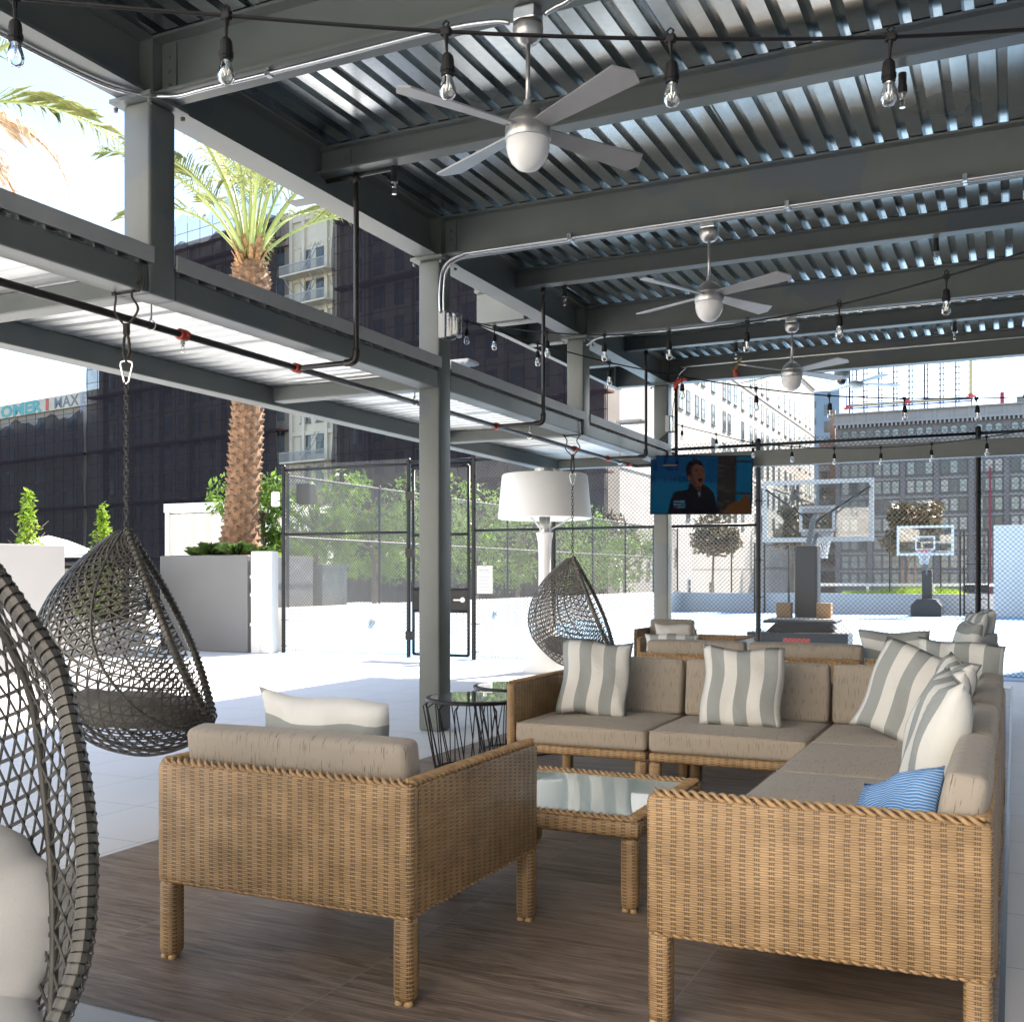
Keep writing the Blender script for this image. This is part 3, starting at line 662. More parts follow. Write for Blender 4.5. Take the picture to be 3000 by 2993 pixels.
# ================================================================ LOUNGE FURNITURE
def braid(mb, p, q, up=Vector((0,0,1)), wid=.020, hgt=.010, pitch=.085, r=.0068):
    p = Vector(p); q = Vector(q); L = (q - p).length; t = (q - p) / L; s_ = t.cross(up).normalized()
    n = max(6, int(L / pitch * 8))
    for k in range(3):
        pts = []
        for i in range(n + 1):
            f = i / n; a = f * L / pitch * 2 * math.pi + k * 2.094
            pts.append(p + t * f * L + s_ * wid * math.sin(a) + up * hgt * math.cos(a * 1.0))
        mb.tube(pts, r, 5)
def wleg(x, y, h, parent, w=.068):
    b = MB(); b.rbox((x-w/2, y-w/2, .012), (x+w/2, y+w/2, h), .024, 3)
    o = b.build("leg", M['wicker'], parent, True)
    b = MB()
    for (dx, dy) in ((-.016,-.014),(.016,-.014),(0,.016)): b.lathe([(0,0),(.013,.001),(.015,.008),(.012,.018),(0,.02)], 8, (x+dx, y+dy, 0))
    b.build("foot_cap", M['foot'], o, True)
PT, PB, PH = .055, .262, .658
def module(label, x0, x1, y0, y1, panels='', cush='', group="wicker modules of the corner sofa", name="sofa_module", cat="sofa", legs=True, seat=True):
    o = thing(name, label, cat, group)
    g = .004; x0 += g; x1 -= g; y0 += g; y1 -= g
    for s_ in panels:
        b = MB(); e = MB()
        if s_ in 'NS':
            ya, yb = (y1 - PT, y1) if s_ == 'N' else (y0, y0 + PT)
            b.rbox((x0, ya, PB), (x1, yb, PH), .02, 2); m = (ya + yb) / 2
            braid(e, (x0+.02, m, PH), (x1-.02, m, PH)); braid(e, (x0+.01, m, PB+.004), (x1-.01, m, PB+.004), wid=.022, hgt=.006, r=.005)
            nm = "back_panel"
        else:
            xa, xb = (x1 - PT, x1) if s_ == 'E' else (x0, x0 + PT)
            b.rbox((xa + (.002 if s_ == 'W' else 0), y0 + (.03 if 'S' in panels else 0), PB + .001), (xb - (.002 if s_ == 'E' else 0), y1 - (.03 if 'N' in panels else 0), PH - .001), .02, 2); m = (xa + xb) / 2
            braid(e, (m, y0+.02, PH), (m, y1-.02, PH)); braid(e, (m, y0+.01, PB+.004), (m, y1-.01, PB+.004), wid=.022, hgt=.006, r=.005)
            nm = "side_panel"
        pn = b.build(nm, M['wicker'] if s_ in 'NS' else M['wicker_h'], o, False); smooth_angle(pn, 50)
        e.build("braided_edge", M['cane'], pn, True)
    if seat:
        b = MB(); b.rbox((x0+.003, y0+.003, .266), (x1-.003, y1-.003, .318), .02, 2); q = b.build("seat_frame", M['wicker'], o); smooth_angle(q, 50)
        sx0 = x0 + (PT if 'W' in panels else 0) + .004; sx1 = x1 - (PT if 'E' in panels else 0) - .004
        sy0 = y0 + (PT if 'S' in panels else 0) + .004; sy1 = y1 - (PT if 'N' in panels else 0) - .004
        b = MB(); b.rbox((sx0, sy0, .32), (sx1, sy1, .435), .024, 4, (.008, .008, .016), 10); sq = b.build("seat_cushion", M['taupe'], o, True)
        MB().tube([(sx0+.006,sy0+.006,.431),(sx1-.006,sy0+.006,.431),(sx1-.006,sy1-.006,.431),(sx0+.006,sy1-.006,.431)], .0035, 5, True).build("piping", M['taupe'], sq, True)
        for s_ in cush:
            L = (sx1 - sx0) if s_ in 'NS' else (sy1 - sy0)
            if s_ in 'NS' and 'E' in cush: L -= .0
            b = MB(); b.rbox((-L/2+.004, -.050, 0), (L/2-.004, .050, .335), .024, 4, (.004, .018, .006), 10)
            ang = R(9)
            if s_ == 'N': m = Matrix.Translation(((sx0+sx1)/2, sy1-.105, .437)) @ Matrix.Rotation(-ang, 4, 'X')
            if s_ == 'S': m = Matrix.Translation(((sx0+sx1)/2, sy0+.105, .437)) @ Matrix.Rotation(ang, 4, 'X')
            if s_ == 'E': m = Matrix.Translation((sx1-.052, (sy0+sy1)/2, .437)) @ Matrix.Rotation(R(-90), 4, 'Z') @ Matrix.Rotation(-ang, 4, 'X')
            if s_ == 'W': m = Matrix.Translation((sx0+.105, (sy0+sy1)/2, .437)) @ Matrix.Rotation(R(90), 4, 'Z') @ Matrix.Rotation(-ang, 4, 'X')
            c = b.build("back_cushion", M['taupe'], o, True); c.matrix_local = m
    if legs:
        for lx in (x0 + .036, x1 - .036):
            for ly in (y0 + .036, y1 - .036): wleg(lx, ly, .268, o)
    return o
# loveseat seen from behind, at the left
module("wicker loveseat seen from behind, nearest the woven hanging chairs", -2.585, -1.595, 2.665, 3.60, 'SEW', 'S', None, "loveseat", "armchair")
GA = "modules of the nearer corner sofa"
module("left end wicker sofa module with arm, beside the wire side table", -2.665, -1.81, 5.50, 6.40, 'NW', 'N', GA)
module("middle wicker sofa module behind the coffee table, between the arm module and the corner module", -1.81, -.95, 5.50, 6.40, 'N', 'N', GA)
module("corner wicker sofa module joining the rear row to the right hand row", -.95, -.045, 5.50, 6.40, 'NE', 'NE', GA)
module("right row wicker sofa module next to the corner module", -.95, -.045, 4.62, 5.50, 'E', 'E', GA)
module("right row wicker sofa module two seats from the corner, beside the coffee table", -.95, -.045, 3.74, 4.62, 'E', 'E', GA)
module("nearest wicker sofa module, its large woven end panel filling the lower right", -.95, -.045, 2.86, 3.74, 'SE', 'E', GA)
GB = "modules of the farther corner sofa"
module("farther sofa module with its back to the camera, left end by the heater lamp", -2.72, -1.86, 8.0, 8.88, 'SW', 'S', GB)
module("farther sofa module seen from behind, middle of its row, left of the level striped pillow", -1.86, -1.0, 8.0, 8.88, 'S', 'S', GB)
module("farther corner sofa module behind the pillow with level stripes", -1.0, -.13, 8.0, 8.88, 'SE', 'E', GB)
module("farther right row sofa module just beyond the corner one", -1.0, -.13, 8.88, 9.74, 'E', 'E', GB)
module("farthest right row sofa module closed by a wicker end panel near the fence", -1.0, -.13, 9.74, 10.62, 'NE', 'E', GB)
module("distant wicker loveseat in front of the fence, left of the hoop base", -3.42, -2.42, 10.05, 10.92, 'NWE', '', None, "loveseat", "armchair")
module("small distant wicker chair before the fence with a white cushion on it", -3.98, -3.38, 11.6, 12.2, 'NW', 'N', None, "wicker_chair", "armchair")

def pillow(label, c, w, h, t, yaw, lean, roll=0, mat='stripe', horiz=False, phase=0., group=None, seed=0, n=16):
    rnd = random.Random(seed); b = MB(); ids = {}
    ph = [rnd.uniform(0, 6) for _ in range(6)]
    for side in (-1, 1):
        for i in range(n + 1):
            for j in range(n + 1):
                u = -1 + 2 * i / n; v = -1 + 2 * j / n
                if side == 1 and (i in (0, n) or j in (0, n)): ids[(1, i, j)] = ids[(-1, i, j)]; continue
                x = u * w / 2 * (1 - .055 * (1 - v * v)) ; z = v * h / 2 * (1 - .055 * (1 - u * u))
                e = max(0, (1 - u ** 2) * (1 - v ** 2))
                y = side * t / 2 * e ** .42
                y += .009 * math.sin(5 * u + ph[0] + side) * math.sin(4 * v + ph[1]) * min(1, e * 4) + .004 * math.sin(11 * u + ph[2] + 3 * v) * min(1, e * 5)
                x += .008 * math.sin(4 * v + ph[3]); z += .008 * math.sin(4 * u + ph[4])
                ids[(side, i, j)] = len(b.v); b.v.append((x, y, z))
    for side in (-1, 1):
        for i in range(n):
            for j in range(n):
                q = [(i, j), (i + 1, j), (i + 1, j + 1), (i, j + 1)]
                if side == 1: q.reverse()
                uv = []
                for (a, c2) in q:
                    p, s_ = (-1 + 2 * a / n) * w / 2, (-1 + 2 * c2 / n) * h / 2
                    uv.append((s_ + phase, p) if horiz else (p + phase, s_))
                b.face([ids[(side, a, c2)] for (a, c2) in q], uv)
    # piped seam
    o = b.build("throw_pillow", M[mat], None, True)
    o.matrix_world = Matrix.Translation(c) @ Matrix.Rotation(yaw, 4, 'Z') @ Matrix.Rotation(lean, 4, 'X') @ Matrix.Rotation(roll, 4, 'Y')
    tag(o, label, "pillow", group); return o
GP = "striped throw pillows on the sofas"
pillow("upright grey and white striped pillow on the left end sofa module", (-2.27,5.93,.665), .43, .46, .15, R(12), R(-14), R(4), phase=.10, group=GP, seed=1)
pillow("upright grey and white striped pillow on the middle sofa module behind the table", (-1.375,5.88,.655), .46, .46, .15, R(4), R(-15), R(1), phase=.03, group=GP, seed=2)
pillow("striped pillow tilted in the corner of the nearer sofa", (-.47,5.72,.67), .50, .50, .15, R(-14), R(-18), R(16), phase=.06, group=GP, seed=3)
pillow("striped pillow in the far corner with only its tip over the back cushion", (-.28,6.10,.75), .45, .38, .13, R(-10), R(-20), R(4), phase=.02, group=GP, seed=4)
pillow("striped pillow seen edge on, second from the corner on the right row", (-.28,5.05,.69), .44, .46, .15, R(-74), R(-16), R(4), phase=.05, group=GP, seed=5)
pillow("striped pillow leaning in the middle of the right row behind the big one", (-.27,4.55,.685), .44, .46, .15, R(-80), R(-16), R(-4), phase=.08, group=GP, seed=6)
pillow("largest striped pillow, nearest on the right row above the small blue one", (-.245,3.85,.690), .50, .52, .19, R(-80), R(-13), R(2), phase=.04, group=GP, seed=7)
pillow("small blue pinstriped pillow against the nearest sofa back cushion", (-.30,3.12,.60), .33, .26, .12, R(-50), R(-24), R(-22), mat='bluefab', seed=8)
pillow("pale pillow with level stripes on the loveseat at the left", (-2.08,2.93,.68), .50, .42, .17, R(2), R(14), R(3), horiz=True, phase=.09, group=GP, seed=9)
pillow("pillow with wide level stripes leaning on the back of the farther corner sofa", (-.80,8.26,.70), .50, .36, .15, R(0), R(12), 0, horiz=True, phase=.03, group=GP, seed=10)
pillow("striped pillow seen edge on in the farther corner sofa", (-.34,8.55,.73), .40, .44, .16, R(-68), R(-14), 0, horiz=True, phase=.03, group=GP, seed=11)
pillow("beige striped pillow at the far end of the farther sofa, left of its twin", (-.34,10.0,.76), .44, .44, .15, R(-70), R(-16), 0, phase=.03, group=GP, seed=12)
pillow("striped pillow at the far end of the farther sofa, its tip behind its beige twin", (-.27,10.3,.78), .44, .44, .15, R(-76), R(-16), 0, phase=.06, group=GP, seed=13)
pillow("low striped pillow showing over the back of the farther sofa near the heater", (-2.55,8.42,.66), .46, .30, .13, R(0), R(8), 0, phase=.03, group=GP, seed=14)
pillow("plain white pillow on the distant loveseat beside the column", (-3.2,10.62,.62), .40, .34, .13, R(4), R(-10), 0, mat='cream', seed=15)

# coffee table
ct = thing("coffee_table", "low wicker coffee table with pale glass top between the sofas", "coffee table")
x0, x1, y0, y1 = -2.13, -1.27, 3.77, 4.67
for (a, bb) in (((x0,y0),(x1,y0+.075)), ((x0,y1-.075),(x1,y1)), ((x0,y0+.0745),(x0+.075,y1-.0745)), ((x1-.075,y0+.0745),(x1,y1-.0745))):
    b = MB(); b.rbox((a[0], a[1], .285), (bb[0], bb[1], .352), .022, 3); q = b.build("rim", M['wicker'], ct); smooth_angle(q, 50)
b = MB()
for p, q in (((x0+.02,y0+.035,.356),(x1-.02,y0+.035,.356)), ((x0+.02,y1-.035,.356),(x1-.02,y1-.035,.356)), ((x0+.035,y0+.02,.356),(x0+.035,y1-.02,.356)), ((x1-.035,y0+.02,.356),(x1-.035,y1-.02,.356))): b = MB(); braid(b, p, q, wid=.026, hgt=.006); b.build("braided_edge", M['cane'], ct, True)
MB().box((x0+.070,y0+.070,.345),(x1-.070,y1-.070,.3535)).build("glass_top", M['tableglass'], ct)
for lx in (x0+.048, x1-.048):
    for ly in (y0+.048, y1-.048): wleg(lx, ly, .287, ct)
# wire side tables
def side_table(x, y, rot, label):
    o = thing("side_table", label, "side table", "round wire side tables", (x, y, 0), rot)
    b = MB(); b.lathe([(0,.457),(.335,.457),(.338,.460),(.338,.474),(.335,.478),(.31,.479),(.308,.476),(0,.476)], 48); q = b.build("rim", M['black'], o); smooth_angle(q)
    MB().lathe([(.306,.477),(.306,.4805),(0,.4805)], 48).build("glass_top", M['blackglass'], o)
    b = MB(); ring = [(.275*math.cos(a), .275*math.sin(a), .008) for a in [i*math.pi/20 for i in range(40)]]; b.tube(ring, .006, 6, True); b.build("base_ring", M['black'], o)
    b = MB(); N = 17
    for i in range(N):
        for tw in (-.13, .16):
            a = 2*math.pi*i/N; p0 = Vector((.30*math.cos(a), .30*math.sin(a), .458)); p1 = Vector((.352*math.cos(a+tw*.1), .352*math.sin(a+tw*.1), .425)); p2 = Vector((.275*math.cos(a+tw), .275*math.sin(a+tw), .010))
            b.tube([p0, p1, p2], .0042, 5)
    b.build("wire_frame", M['black'], o); return o
side_table(-3.22, 6.22, 0, "black wire side table with round glass top, nearer one left of the sofa arm")
side_table(-3.28, 7.02, .1, "black wire side table, farther one mostly hidden behind the sofa arm")

# ---------------------------------------------------------------- hanging chairs
PROF = [(0,0),(-.10,-.058),(-.26,-.203),(-.378,-.349),(-.45,-.494),(-.479,-.61),(-.488,-.726),(-.450,-.87),(-.349,-1.01),(-.174,-1.16),(0,-1.226),(.145,-1.24),(.29,-1.206),(.407,-1.147),(.456,-1.075)]
PP = smoothpath([(a, 0, z) for a, z in PROF], 6)
cum = [0]
for i in range(1, len(PP)): cum.append(cum[-1] + (PP[i] - PP[i-1]).length)
LT = cum[-1]
def prof_at(t):
    d = max(0, min(1, t)) * LT
    for i in range(1, len(cum)):
        if cum[i] >= d - 1e-9:
            f = (d - cum[i-1]) / max(1e-9, cum[i] - cum[i-1]); return PP[i-1].lerp(PP[i], f)
    return PP[-1]
WT = None
def egg(t, th, off=0):
    tt = max(0, min(1, t))
    rc = Vector((.456 * tt + .02 * math.sin(math.pi * tt), 0, -1.075 * tt)); B = prof_at(tt)
    w = .47 * (math.sin(math.pi * min(.9999, tt) ** 1.3) ** .72 if tt > 0 else 0)
    if WT:
        for i in range(len(WT) - 1):
            if WT[i][0] <= tt <= WT[i+1][0]:
                f = (tt - WT[i][0]) / (WT[i+1][0] - WT[i][0]); f = f; w = WT[i][1] + (WT[i+1][1] - WT[i][1]) * f; break
    p = rc + (B - rc) * math.cos(th); p.y = w * math.sin(th)
    return p
def egg_n(t, th):
    e = .004; a = egg(t + e, th) - egg(t - e, th); b_ = egg(t, th + .02) - egg(t, th - .02)
    n = a.cross(b_)
    return n.normalized() if n.length > 1e-9 else Vector((0, 0, 1))
def hanging_chair(label, loc, heading, mat, strap=.0045, spacing=.052, rim=.020, ztop=2.82, near=False, cushion='greycush', roped=True):
    o = thing("hanging_chair", label, "hanging chair", "woven hanging egg chairs", loc, heading)
    b = MB(); SC, QC = LT * .9, .72
    def line(p0, d, off):
        pts, ups = [], []
        def flush():
            if len(pts) > 2: b.tube(list(pts), strap, 4, up=list(ups), flat=.30, caps=False)
            pts.clear(); ups.clear()
        n = 64; L = 2.6
        for i in range(n + 1):
            q = Vector(p0) + Vector(d) * (L * (i / n - .5))
            t = q.x / SC; th = q.y / QC * math.pi / 2
            if .02 < t < .985 and abs(th) < math.pi/2 * .985:
                nn = egg_n(t, th); pts.append(egg(t, th) + nn * off); ups.append(nn)
            else: flush()
        flush()
    for fam, off in ((0, 0.), (60, .0028), (-60, -.0028)):
        d = Vector((math.sin(R(fam)), math.cos(R(fam)))); nn_ = Vector((d.y, -d.x))
        for i in range(-34, 35):
            c = Vector((SC / 2, 0)) + nn_ * (i + (.5 if fam else 0.)) * spacing
            line((c.x, c.y), (d.x, d.y), off)
    b.build("woven_shell", mat, o)
    for th in (0, R(32), R(-32), R(62), R(-62)):
        MB().tube([egg(t/40, th) for t in range(1, 40)], .008, 6).build("rib", mat, o, True)
    path = [egg(t/40, math.pi/2) for t in range(1, 40)] + [egg(t/40, -math.pi/2) for t in range(39, 0, -1)]
    if near:
        nrm = []
        for i in range(len(path)):
            tn = path[(i+1) % len(path)] - path[i-1]; nrm.append(Vector((1, 0, .42)).cross(tn).normalized())
        q = MB().tube(path, rim, 12, True, up=nrm, flat=.45).build("rim", M['rimweave'], o, True)
        wv = MB(); P = path
        # flat straps woven over the band
        for s_ in range(5):
            pts = []; ups = []
            off = (s_ - 2) * rim * .38
            for i in range(len(P) * 2):
                j = i // 2; f = (i % 2) / 2; c = P[j].lerp(P[(j+1) % len(P)], f); tn = (P[(j+1) % len(P)] - P[j]).normalized()
                nn = nrm[j]; sd = tn.cross(nn).normalized()
                amp = .0035 * (1 if ((i + s_) % 2) else -1)
                pts.append(c + sd * off + nn * (rim * .45 * math.sqrt(max(0, 1 - (off / rim) ** 2)) + .003 + amp)); ups.append(nn)
            wv.tube(pts, rim * .17, 4, True, up=ups, flat=.3)
        for i in range(len(P) * 2):
            j = i // 2; f = (i % 2) / 2 + .25; c = P[j].lerp(P[(j+1) % len(P)], f); tn = (P[(j+1) % len(P)] - P[j]).normalized(); nn = nrm[j]; sd = tn.cross(nn).normalized()
            ring = [c + sd * (rim * 1.03) * math.cos(a) + nn * (rim * .60) * math.sin(a) for a in [k_ * math.pi / 6 for k_ in range(12)]]
            wv.tube(ring, .0035, 4, True, up=tn, flat=2.4)
        wv.build("rim_weave", M['rattan'], q)
    else:
        MB().tube(path, rim, 8, True).build("rim", mat, o, True)
        wv = MB()
        for i in range(0, len(path)):
            c = path[i]; tn = (path[(i+1) % len(path)] - path[i-1]).normalized(); s1 = tn.orthogonal().normalized(); s2 = tn.cross(s1)
            wv.tube([c + (s1 * math.cos(a) + s2 * math.sin(a)) * (rim + .002) for a in [k_ * math.pi / 4 for k_ in range(8)]], .006, 4, True)
        wv.build("rim_weave", mat, o)
    # cushions: seat disc filling the bowl and back pad following the shell
    def pad(name, c, size, rot, seedv, n1=28, n2=40):
        rn = random.Random(seedv); ph = [rn.uniform(0, 6) for _ in range(5)]; b = MB()
        m = Matrix.Translation(c) @ rot
        for i in range(n1 + 1):
            a = math.pi * i / n1 - math.pi / 2
            for j in range(n2):
                t2 = 2 * math.pi * j / n2
                cx = math.copysign(abs(math.cos(a)) ** .42, math.cos(a)); sz = math.copysign(abs(math.sin(a)) ** .75, math.sin(a))
                r_ = 1 + .022 * math.sin(9 * t2 + ph[0]) + .012 * math.sin(17 * t2 + ph[1])
                v = Vector((cx * math.cos(t2) * r_ * size[0], cx * math.sin(t2) * r_ * size[1], sz * size[2]))
                v.z += .007 * math.sin(14 * v.x + ph[2] + 5 * v.y) * math.sin(9 * v.y + ph[3]) + .0035 * math.sin(38 * v.x + 9 * math.sin(6 * v.y + ph[4])) + .010 * math.sin(11 * t2 + ph[1]) * cx ** 6
                b.v.append(tuple(m @ v))
        for i in range(n1):
            for j in range(n2): b.face((i*n2+j, i*n2+(j+1) % n2, (i+1)*n2+(j+1) % n2, (i+1)*n2+j))
        return b.build(name, M[cushion], o, True, True)
    if near:
        pad("seat_cushion", (.05, .0, -.975), (.37, .28, .085), Matrix.Rotation(R(9), 4, 'Y'), 4)
        pad("back_cushion", (-.12, .04, -.81), (.21, .275, .085), Matrix.Rotation(R(66), 4, 'Y'), 6)
    else:
        pad("seat_cushion", (.05, 0, -.99), (.36, .30, .085), Matrix.Rotation(R(6), 4, 'Y'), 3)
    # chain, snap hook and rope
    zl = ztop - loc[2]
    top = .78 if roped else zl - .02
    b = MB(); zz = .0; k = 0
    while zz < top:
        c = Vector((0, 0, zz + .022)); a = k * math.pi / 2
        u = Vector((math.cos(a + .5), math.sin(a + .5), 0))
        ln = [c + u * .0115 * math.cos(q) + Vector((0, 0, 1)) * (.0115 * math.sin(q) + math.copysign(.010, math.sin(q))) for q in [i * math.pi / 5 + .01 for i in range(10)]]
        b.tube(ln, .0036, 5, True); zz += .034; k += 1
    b.build("chain", M['chain'], o)
    if roped:
        b = MB(); u = Vector((math.cos(-heading), math.sin(-heading), 0))
        u = Vector((.9, .43, 0)); u = Matrix.Rotation(-heading, 3, 'Z') @ u
        z0 = top
        b.tube([Vector((0,0,z0)) + u * p[0] + Vector((0,0,p[1])) for p in ((0,0),(.012,.01),(.032,.10),(.030,.115),(0,.125),(-.030,.115),(-.032,.10),(-.012,.01))], .006, 6, True); b.build("snap_hook", M['chrome'], o)
        b = MB(); zb = z0 + .115
        lp = [Vector((0,0,zb)) + u*s_ + Vector((0,0,h)) for s_, h in ((0,0),(.018,.06),(.012,.13),(0,.17))]; b.tube(lp, .008, 6)
        lp = [Vector((0,0,zb)) + u*s_ + Vector((0,0,h)) for s_, h in ((0,0),(-.018,.06),(-.012,.13),(0,.17))]; b.tube(lp, .008, 6)
        b.tube([Vector((0,0,zb+.15)), Vector((0,0,zb+.21))], .02, 6)
        zt = zl
        hx = Matrix.Rotation(-heading, 3, 'Z') @ Vector((.105, 0, 0)); wy = Matrix.Rotation(-heading, 3, 'Z') @ Vector((0, .05, 0))
        for s_ in (-1, 1):
            b.tube(smoothpath([Vector((0,0,zb+.20)) + hx*.1*s_, Vector((0,0,zb+.28)) + hx*.8*s_ , Vector((0,0,zb+.36)) + hx*.55*s_ - wy*.4, Vector((0,0,zb+.45)) + hx*1.15*s_ , Vector((0,0,zt)) + hx*s_ + wy*.2, Vector((0,0,zt+.155)) + hx*s_ - wy*.2*s_], 5), .0065, 6)
        b.tube([Vector((0,0,zt+.155)) - hx, Vector((0,0,zt+.155)) + hx], .0065, 6)
        b.tube([Vector((0,0,zt-.007)) - hx, Vector((0,0,zt-.007)) + hx*.9], .0065, 6)
        b.build("rope", M['rope'], o)
    return o
M['rimweave'] = plain("rim_core", (.05,.047,.038), .5)
hanging_chair("grey woven hanging chair seen from the side behind the loveseat, hung by a chain", (-4.36, 4.29, 1.54), R(38), M['rattan'], strap=.0062, spacing=.047)
hanging_chair("smaller looking brown grey hanging chair beyond the sofa, in front of the heater base", (-4.36, 10.7, 1.50), R(16), M['rattan2'], strap=.0062, spacing=.046)
_t = smoothpath([(0,0,0),(.1,.19,0),(.277,.377,0),(.344,.423,0),(.516,.466,0),(.656,.459,0),(.73,.423,0),(.79,.364,0),(.9,.24,0),(.96,.15,0),(1,.01,0)], 5)
WT = [(p[0], max(0, p[1]) / 1.46) for p in _t]; WT[-1] = (1.0, WT[-1][1])
nc = hanging_chair("nearest dark woven hanging chair with white cushions, cut by the left edge", (-2.36, 1.515, 1.57), R(-40), M['rattan'], strap=.0048, spacing=.043, rim=.021, ztop=3.3, near=True, cushion='cream', roped=False)
nc.scale = (1.46, 1.46, 1.46)
WT = None

# ---------------------------------------------------------------- heater lamp
hl = thing("patio_heater", "tall white patio heater with a wide drum shade on a tapered column", "patio heater", loc=(-5.70, 13.0, 0))
b = MB(); b.lathe([(0,0),(.30,0),(.30,.03),(.27,.20),(.20,.45),(.12,.62),(0,.62)], 36); b.build("base", M['whiteshade'], hl, True)
b = MB(); b.lathe([(.125,.60),(.105,.75),(.088,1.0),(.082,1.3),(.084,1.6),(.092,1.74),(.115,1.85),(.112,1.87),(0,1.87)], 24); b.build("column", M['opal'], hl, True)
MB().lathe([(.075,1.868),(.075,2.30),(0,2.30)], 20).build("burner_tube", M['nickel'], hl, True)
MB().lathe([(0,2.04+.10),(.10,2.04+.10),(.12,2.2),(0,2.2)], 20).build("burner", M['nickel'], hl, True)
b = MB(); b.lathe([(.62,2.05),(.628,2.06),(.575,2.62),(.56,2.64),(.1,2.66),(0,2.66)], 64); b.lathe([(.615,2.05),(.565,2.61),(.1,2.63),(0,2.63)], 64); b.lathe([(.62,2.05),(.60,2.045),(.40,2.10)], 64)
q = b.build("drum_shade", M['whiteshade'], hl); smooth_angle(q)
b = MB(); b.lathe([(0,2.66),(.14,2.66),(.14,2.72),(0,2.72)], 20); b.build("cap", M['nickel'], hl)
b = MB()
for k in range(3):
    a = k * 2.1 + .4; b.tube([(.07*math.cos(a),.07*math.sin(a),1.9),(.5*math.cos(a),.5*math.sin(a),2.15)], .01, 5)
b.build("strut", M['white'], hl)
# ================================================================ TELEVISION
tv = thing("television", "wall television showing a talking man on a blue set, fixed to the fourth column", "television", loc=(-3.744,13.70,2.485), rz=R(25))
TX = Matrix.Rotation(R(7), 4, 'X')
b = MB(); b.rbox((-.672,0,-.388),(.672,.045,.388),.006,2, m=TX); b.build("casing", M['blackplastic'], tv)
b = MB(); b.rbox((-.12,.045,-.12),(.12,.30,.12),.01,1, m=TX); b.tube([(0,.2,0),(-.35,.45,0)], .03, 8); b.build("wall_bracket", M['black'], tv)
def px(x, y, d=0):
    return (( x - (75 - 50 * (y - 185) / 930)) / 1640 * 1.325 - .6625, -.0015 - d * .0012, .378 - (y - 187) / 925 * .752)
E_ = {k: emit("screen_" + k, c, 0.13) for k, c in dict(blue=(.0,.030,.085), blue2=(.0,.052,.115), navy=(.0,.008,.055), text=(.0,.008,.03), coat=(.003,.003,.005), hair=(.004,.002,.002), skin=(.060,.026,.018), skin2=(.032,.014,.010), mouth=(.008,.002,.002), stone=(.012,.011,.011), stone2=(.035,.028,.024), frame=(.01,.012,.016), brown=(.055,.025,.010), badge=(.0,.010,.045), white=(.16,.22,.26), mint=(.07,.22,.17), pink=(.20,.0,.05), shirt=(.05,.07,.10)).items()}
b = MB(); b.poly([px(75,190),px(1715,190),px(1640,1108),px(28,1108)], m=TX); scr = b.build("screen", E_['blue'], tv)
def shape(name, mat, pts, d, sm=0):
    P = [px(x, y, d) for x, y in pts]
    if sm:
        q = smoothpath(P + [P[0]], sm); P = [tuple(v) for v in q[:-1]]
    b = MB(); b.poly(P, m=TX); return b.build(name, E_[mat], scr)
shape("lower_set", 'blue2', [(60,560),(1130,620),(1110,1108),(28,1108),(40,830)], 1)
shape("set_panel", 'blue2', [(1470,190),(1715,190),(1640,1108),(1420,1108)], 1); shape("panel_bar", 'frame', [(1440,250),(1710,258),(1708,290),(1440,285)], 2); shape("panel_bar", 'frame', [(1400,770),(1660,775),(1655,810),(1400,800)], 2)
shape("stone_wall", 'stone', [(1155,190),(1450,190),(1400,1108),(1100,1108)], 2)
rs = random.Random(5)
for r_ in range(22):
    y = 205 + r_ * 41; x = 1150 + rs.uniform(0, 120) - (y - 190) * .045
    if rs.random() < .55: shape("stone_block", 'stone2', [(x,y),(x+rs.uniform(60,130),y),(x+100,y+22),(x,y+22)], 3)
shape("set_letter", 'navy', [(105,190),(160,190),(156,415),(130,425),(103,412)], 2)
shape("set_letter", 'navy', [(272,190),(325,190),(325,330),(345,365),(415,375),(412,418),(350,422),(295,392),(275,340)], 2)
shape("set_letter", 'navy', [(455,190),(515,190),(508,412),(480,424),(455,410)], 2); shape("set_letter", 'navy', [(735,190),(785,190),(785,262),(740,262)], 2)
def tvtext(s_, x, y, size, mat, d, sp=1.0):
    p = Vector(px(x, y, d)); m = TX @ Matrix.Translation(p) @ Matrix.Rotation(R(90), 4, 'X')
    return text(s_, size, E_[mat], "lettering", scr, m, .0002)
for ch, x in (("A", 88), ("S", 275), ("H", 400), ("O", 540), ("W", 655)): tvtext(ch, x, 612, .115, 'text', 3)
shape("coat", 'coat', [(300,1108),(345,930),(400,790),(470,750),(640,725),(660,640),(760,690),(880,640),(1000,720),(1060,790),(1100,1000),(1112,1108)], 5, 3)
shape("neck", 'skin2', [(690,560),(880,600),(870,740),(800,745),(710,680)], 6, 3)
shape("shirt_collar", 'shirt', [(790,765),(850,765),(835,850),(815,820)], 7)
shape("face", 'skin', [(690,330),(800,300),(895,340),(920,430),(925,520),(905,610),(850,665),(770,655),(710,590),(680,480)], 8, 4)
shape("ear", 'skin', [(640,495),(670,490),(690,560),(660,590),(642,545)], 8, 3)
shape("jaw_shadow", 'skin2', [(690,330),(740,320),(735,480),(780,640),(720,600),(683,480)], 9, 3)
shape("hair", 'hair', [(640,520),(618,420),(640,320),(720,255),(800,243),(870,280),(895,345),(800,318),(730,345),(695,430),(690,520),(665,490)], 10, 3)
shape("eye", 'hair', [(762,428),(800,420),(822,434),(790,446)], 10); shape("eye", 'hair', [(860,424),(885,416),(902,428),(880,438)], 10); shape("eyebrow", 'hair', [(750,410),(790,398),(826,408),(790,410)], 10); shape("eyebrow", 'hair', [(852,402),(885,392),(908,404),(884,406)], 10)
